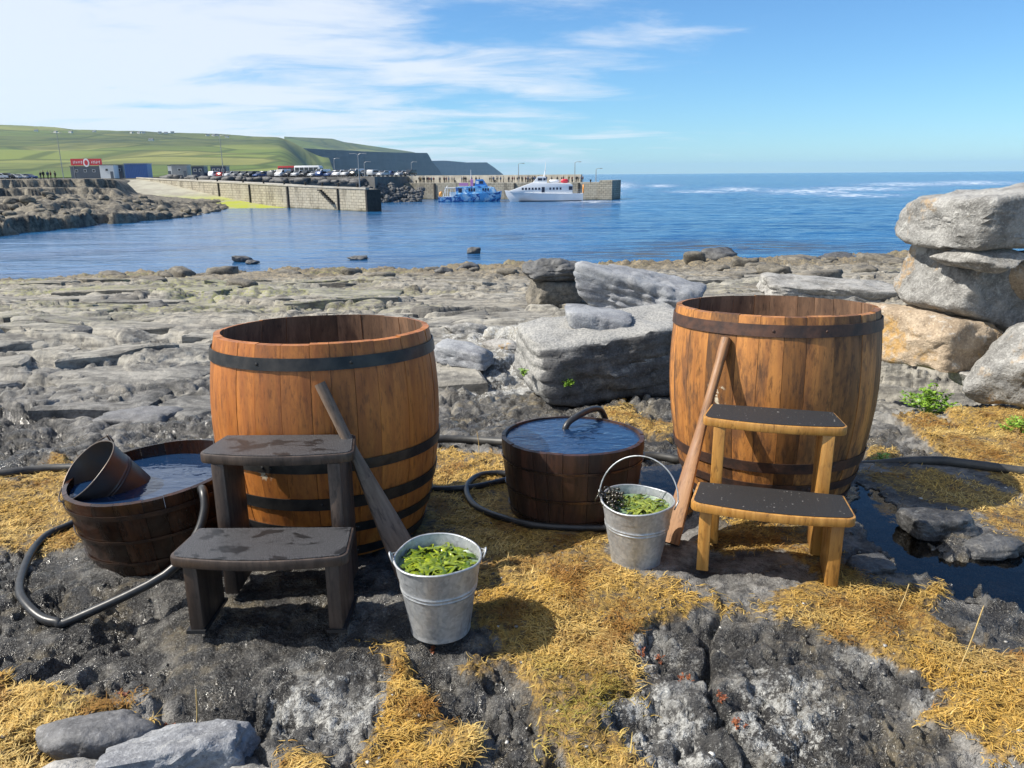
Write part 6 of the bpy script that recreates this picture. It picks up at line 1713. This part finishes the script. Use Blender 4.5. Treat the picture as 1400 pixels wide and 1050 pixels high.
mb = MB(); mb.prism([(8.9, 4.45), (9.3, 6.0), (11.2, 6.1), (12.6, 4.5)], -1.5, 1.5, 1); wh = mb.build('wheelhouse', M['boat_white'], f, bevel=.05)
boxp(wh, 'window', 'boat_dark', (10.7, 1.51, 5.35), (1.1, .06, .6)); boxp(wh, 'window', 'boat_dark', (9.6, 1.51, 5.35), (.6, .06, .6))
mb = MB(); mb.tube([(9.7, 0, 6), (9.4, 0, 7.6), (9.3, 0, 9.4)], [.16, .1, .05], 8); mt_ = mb.build('mast', M['boat_white'], f)
boxp(mt_, 'radar', 'boat_white', (9.45, 0, 7.6), (.3, 1.4, .2)); boxp(mt_, 'crosstree', 'boat_white', (9.35, 0, 8.5), (.1, 1.2, .1))
mb = MB(); mb.tube([(3.6, .9, 4.7), (3.9, .9, 4.9), (5.2, .9, 4.9), (5.5, .9, 4.7)], [.15, .5, .5, .15], 10); mb.build('life_raft', M['boat_red'], f, smooth='all')
mb = MB(); mb.tube([(5.9, .9, 4.7), (6.2, .9, 4.85), (8.2, .9, 4.85), (8.4, .9, 4.7)], [.15, .4, .4, .15], 10); mb.build('life_raft', M['boat_white'], f, smooth='all')
for k in range(6):
    mb = MB(); mb.tube([(.3 + k * .45, 2.2, 1.9), (.3 + k * .45, 2.2, 2.9)], .035, 5); mb.build('rail_post', M['galv_post'], f)
for z_ in (2.4, 2.9):
    mb = MB(); mb.tube([(.3, 2.2, z_), (2.6, 2.2, z_)], .03, 5); mb.build('rail', M['galv_post'], f)
mb = MB(); mb.tube([(-.1 + .0, 1.0 + .75 * math.cos(t), 3.0 + .95 * math.sin(t)) for t in np.linspace(0, 2 * math.pi, 20, endpoint=False)], .16, 8, True); mb.build('stern_ring', M['boat_orange'], f, smooth='all', rot=(0, 0, R(0)))
boxp(f, 'rubbing_strake', 'boat_dark', (8.2, 0, .16), (15.6, 5.0, .14))
tag(f, 'white passenger ferry with dark windows and a red life raft moored at the quay', 'ferry')
# blue boat, bow to the right
bx = float(atz(600, 276, SEA)[0])
g = empty('ferry', (bx, 201.5, SEA), (0, 0, R(-2)))
hull(15.2, 5, [(0, 2.2, 2.0, 1.2, 0), (.25, 2.4, 2.2, 1.2, 0), (.3, 2.45, 2.2, 1.9, 0), (.6, 2.5, 2.0, 2.0, .1), (.85, 1.9, 1.1, 2.2, .3), (1.0, .12, .06, 2.5, .8)], M['boat_mural'], g)
mb = MB(); mb.prism([(4.6, 1.8), (4.4, 3.6), (11.8, 3.9), (14.0, 3.4), (14.8, 2.2)], -2.1, 2.1, 1); cb_ = mb.build('cabin', M['boat_mural'], g, bevel=.05)
for k in range(3): boxp(cb_, 'window', 'boat_dark', (7.9 + k * .62, -2.12, 2.9), (.42, .06, .8))
for k in range(3): boxp(cb_, 'window', 'boat_dark', (11.4 + k * .62, -2.12, 3.0), (.4, .06, .6))
boxp(cb_, 'window', 'boat_dark', (5.6, -2.12, 2.8), (.9, .06, 1.1))
mb = MB(); mb.prism([(9.2, 3.7), (9.5, 5.4), (11.2, 5.5), (12.4, 3.8)], -1.4, 1.4, 1); wh = mb.build('wheelhouse', M['boat_blue'], g, bevel=.05)
boxp(wh, 'window', 'boat_dark', (10.9, -1.41, 4.7), (.9, .06, .7)); boxp(wh, 'window', 'boat_white', (9.9, -1.41, 4.7), (.6, .06, .7))
boxp(g, 'awning', 'boat_white', (3.2, 0, 3.4), (3.0, 4.2, .12))
for x_ in (1.9, 3.2, 4.5):
    for sy in (-1, 1):
        mb = MB(); mb.tube([(x_, sy * 2.0, 1.2), (x_, sy * 2.0, 3.4)], .05, 5); mb.build('awning_post', M['boat_white'], g)
boxp(g, 'deck_locker', 'boat_white', (3.6, -1.2, 1.8), (1.6, 1.0, 1.2)); boxp(g, 'seat_back', 'boat_pink', (6.4, -.6, 4.25), (2.2, 1.8, .7)); boxp(g, 'funnel', 'boat_pink', (8.4, 0, 4.6), (.7, .7, 1.7), .05)
mb = MB(); mb.tube([(8.2, 0, 5.4), (8.2, 0, 7.8)], [.09, .04], 6); mb.build('mast', M['boat_white'], g)
mb = MB(); mb.tube([(.5, -.8, 1.2), (.5, -.8, 2.1), (.7, -.8, 2.5)], [.42, .42, .2], 10); mb.build('buoy', M['boat_orange'], g, smooth='all')
mb = MB(); mb.tube([(.9, 1.0, 1.2), (1.4, 0.6, 2.8), (2.1, .4, 3.9)], .07, 6); mb.build('davit', M['boat_white'], g)
tag(g, 'blue passenger boat painted with swirling patterns moored ahead of the white ferry', 'boat')
# ------------------------------------------------------------------ sea air
mb = MB(); mb.box((0, 12500, 170), (90000, 36000, 360))
s = NT('sea air'); s.t.nodes.remove(s.b)
pv = s.n('ShaderNodeVolumePrincipled'); pv.inputs['Color'].default_value = (.42, .70, 1.0, 1); pv.inputs['Density'].default_value = 3.4e-5; pv.inputs['Anisotropy'].default_value = .0
s.t.links.new(pv.outputs[0], s.out.inputs['Volume'])
o = mb.build('haze', s.m); tag(o, 'thin blue sea haze', 'haze', kind='stuff')
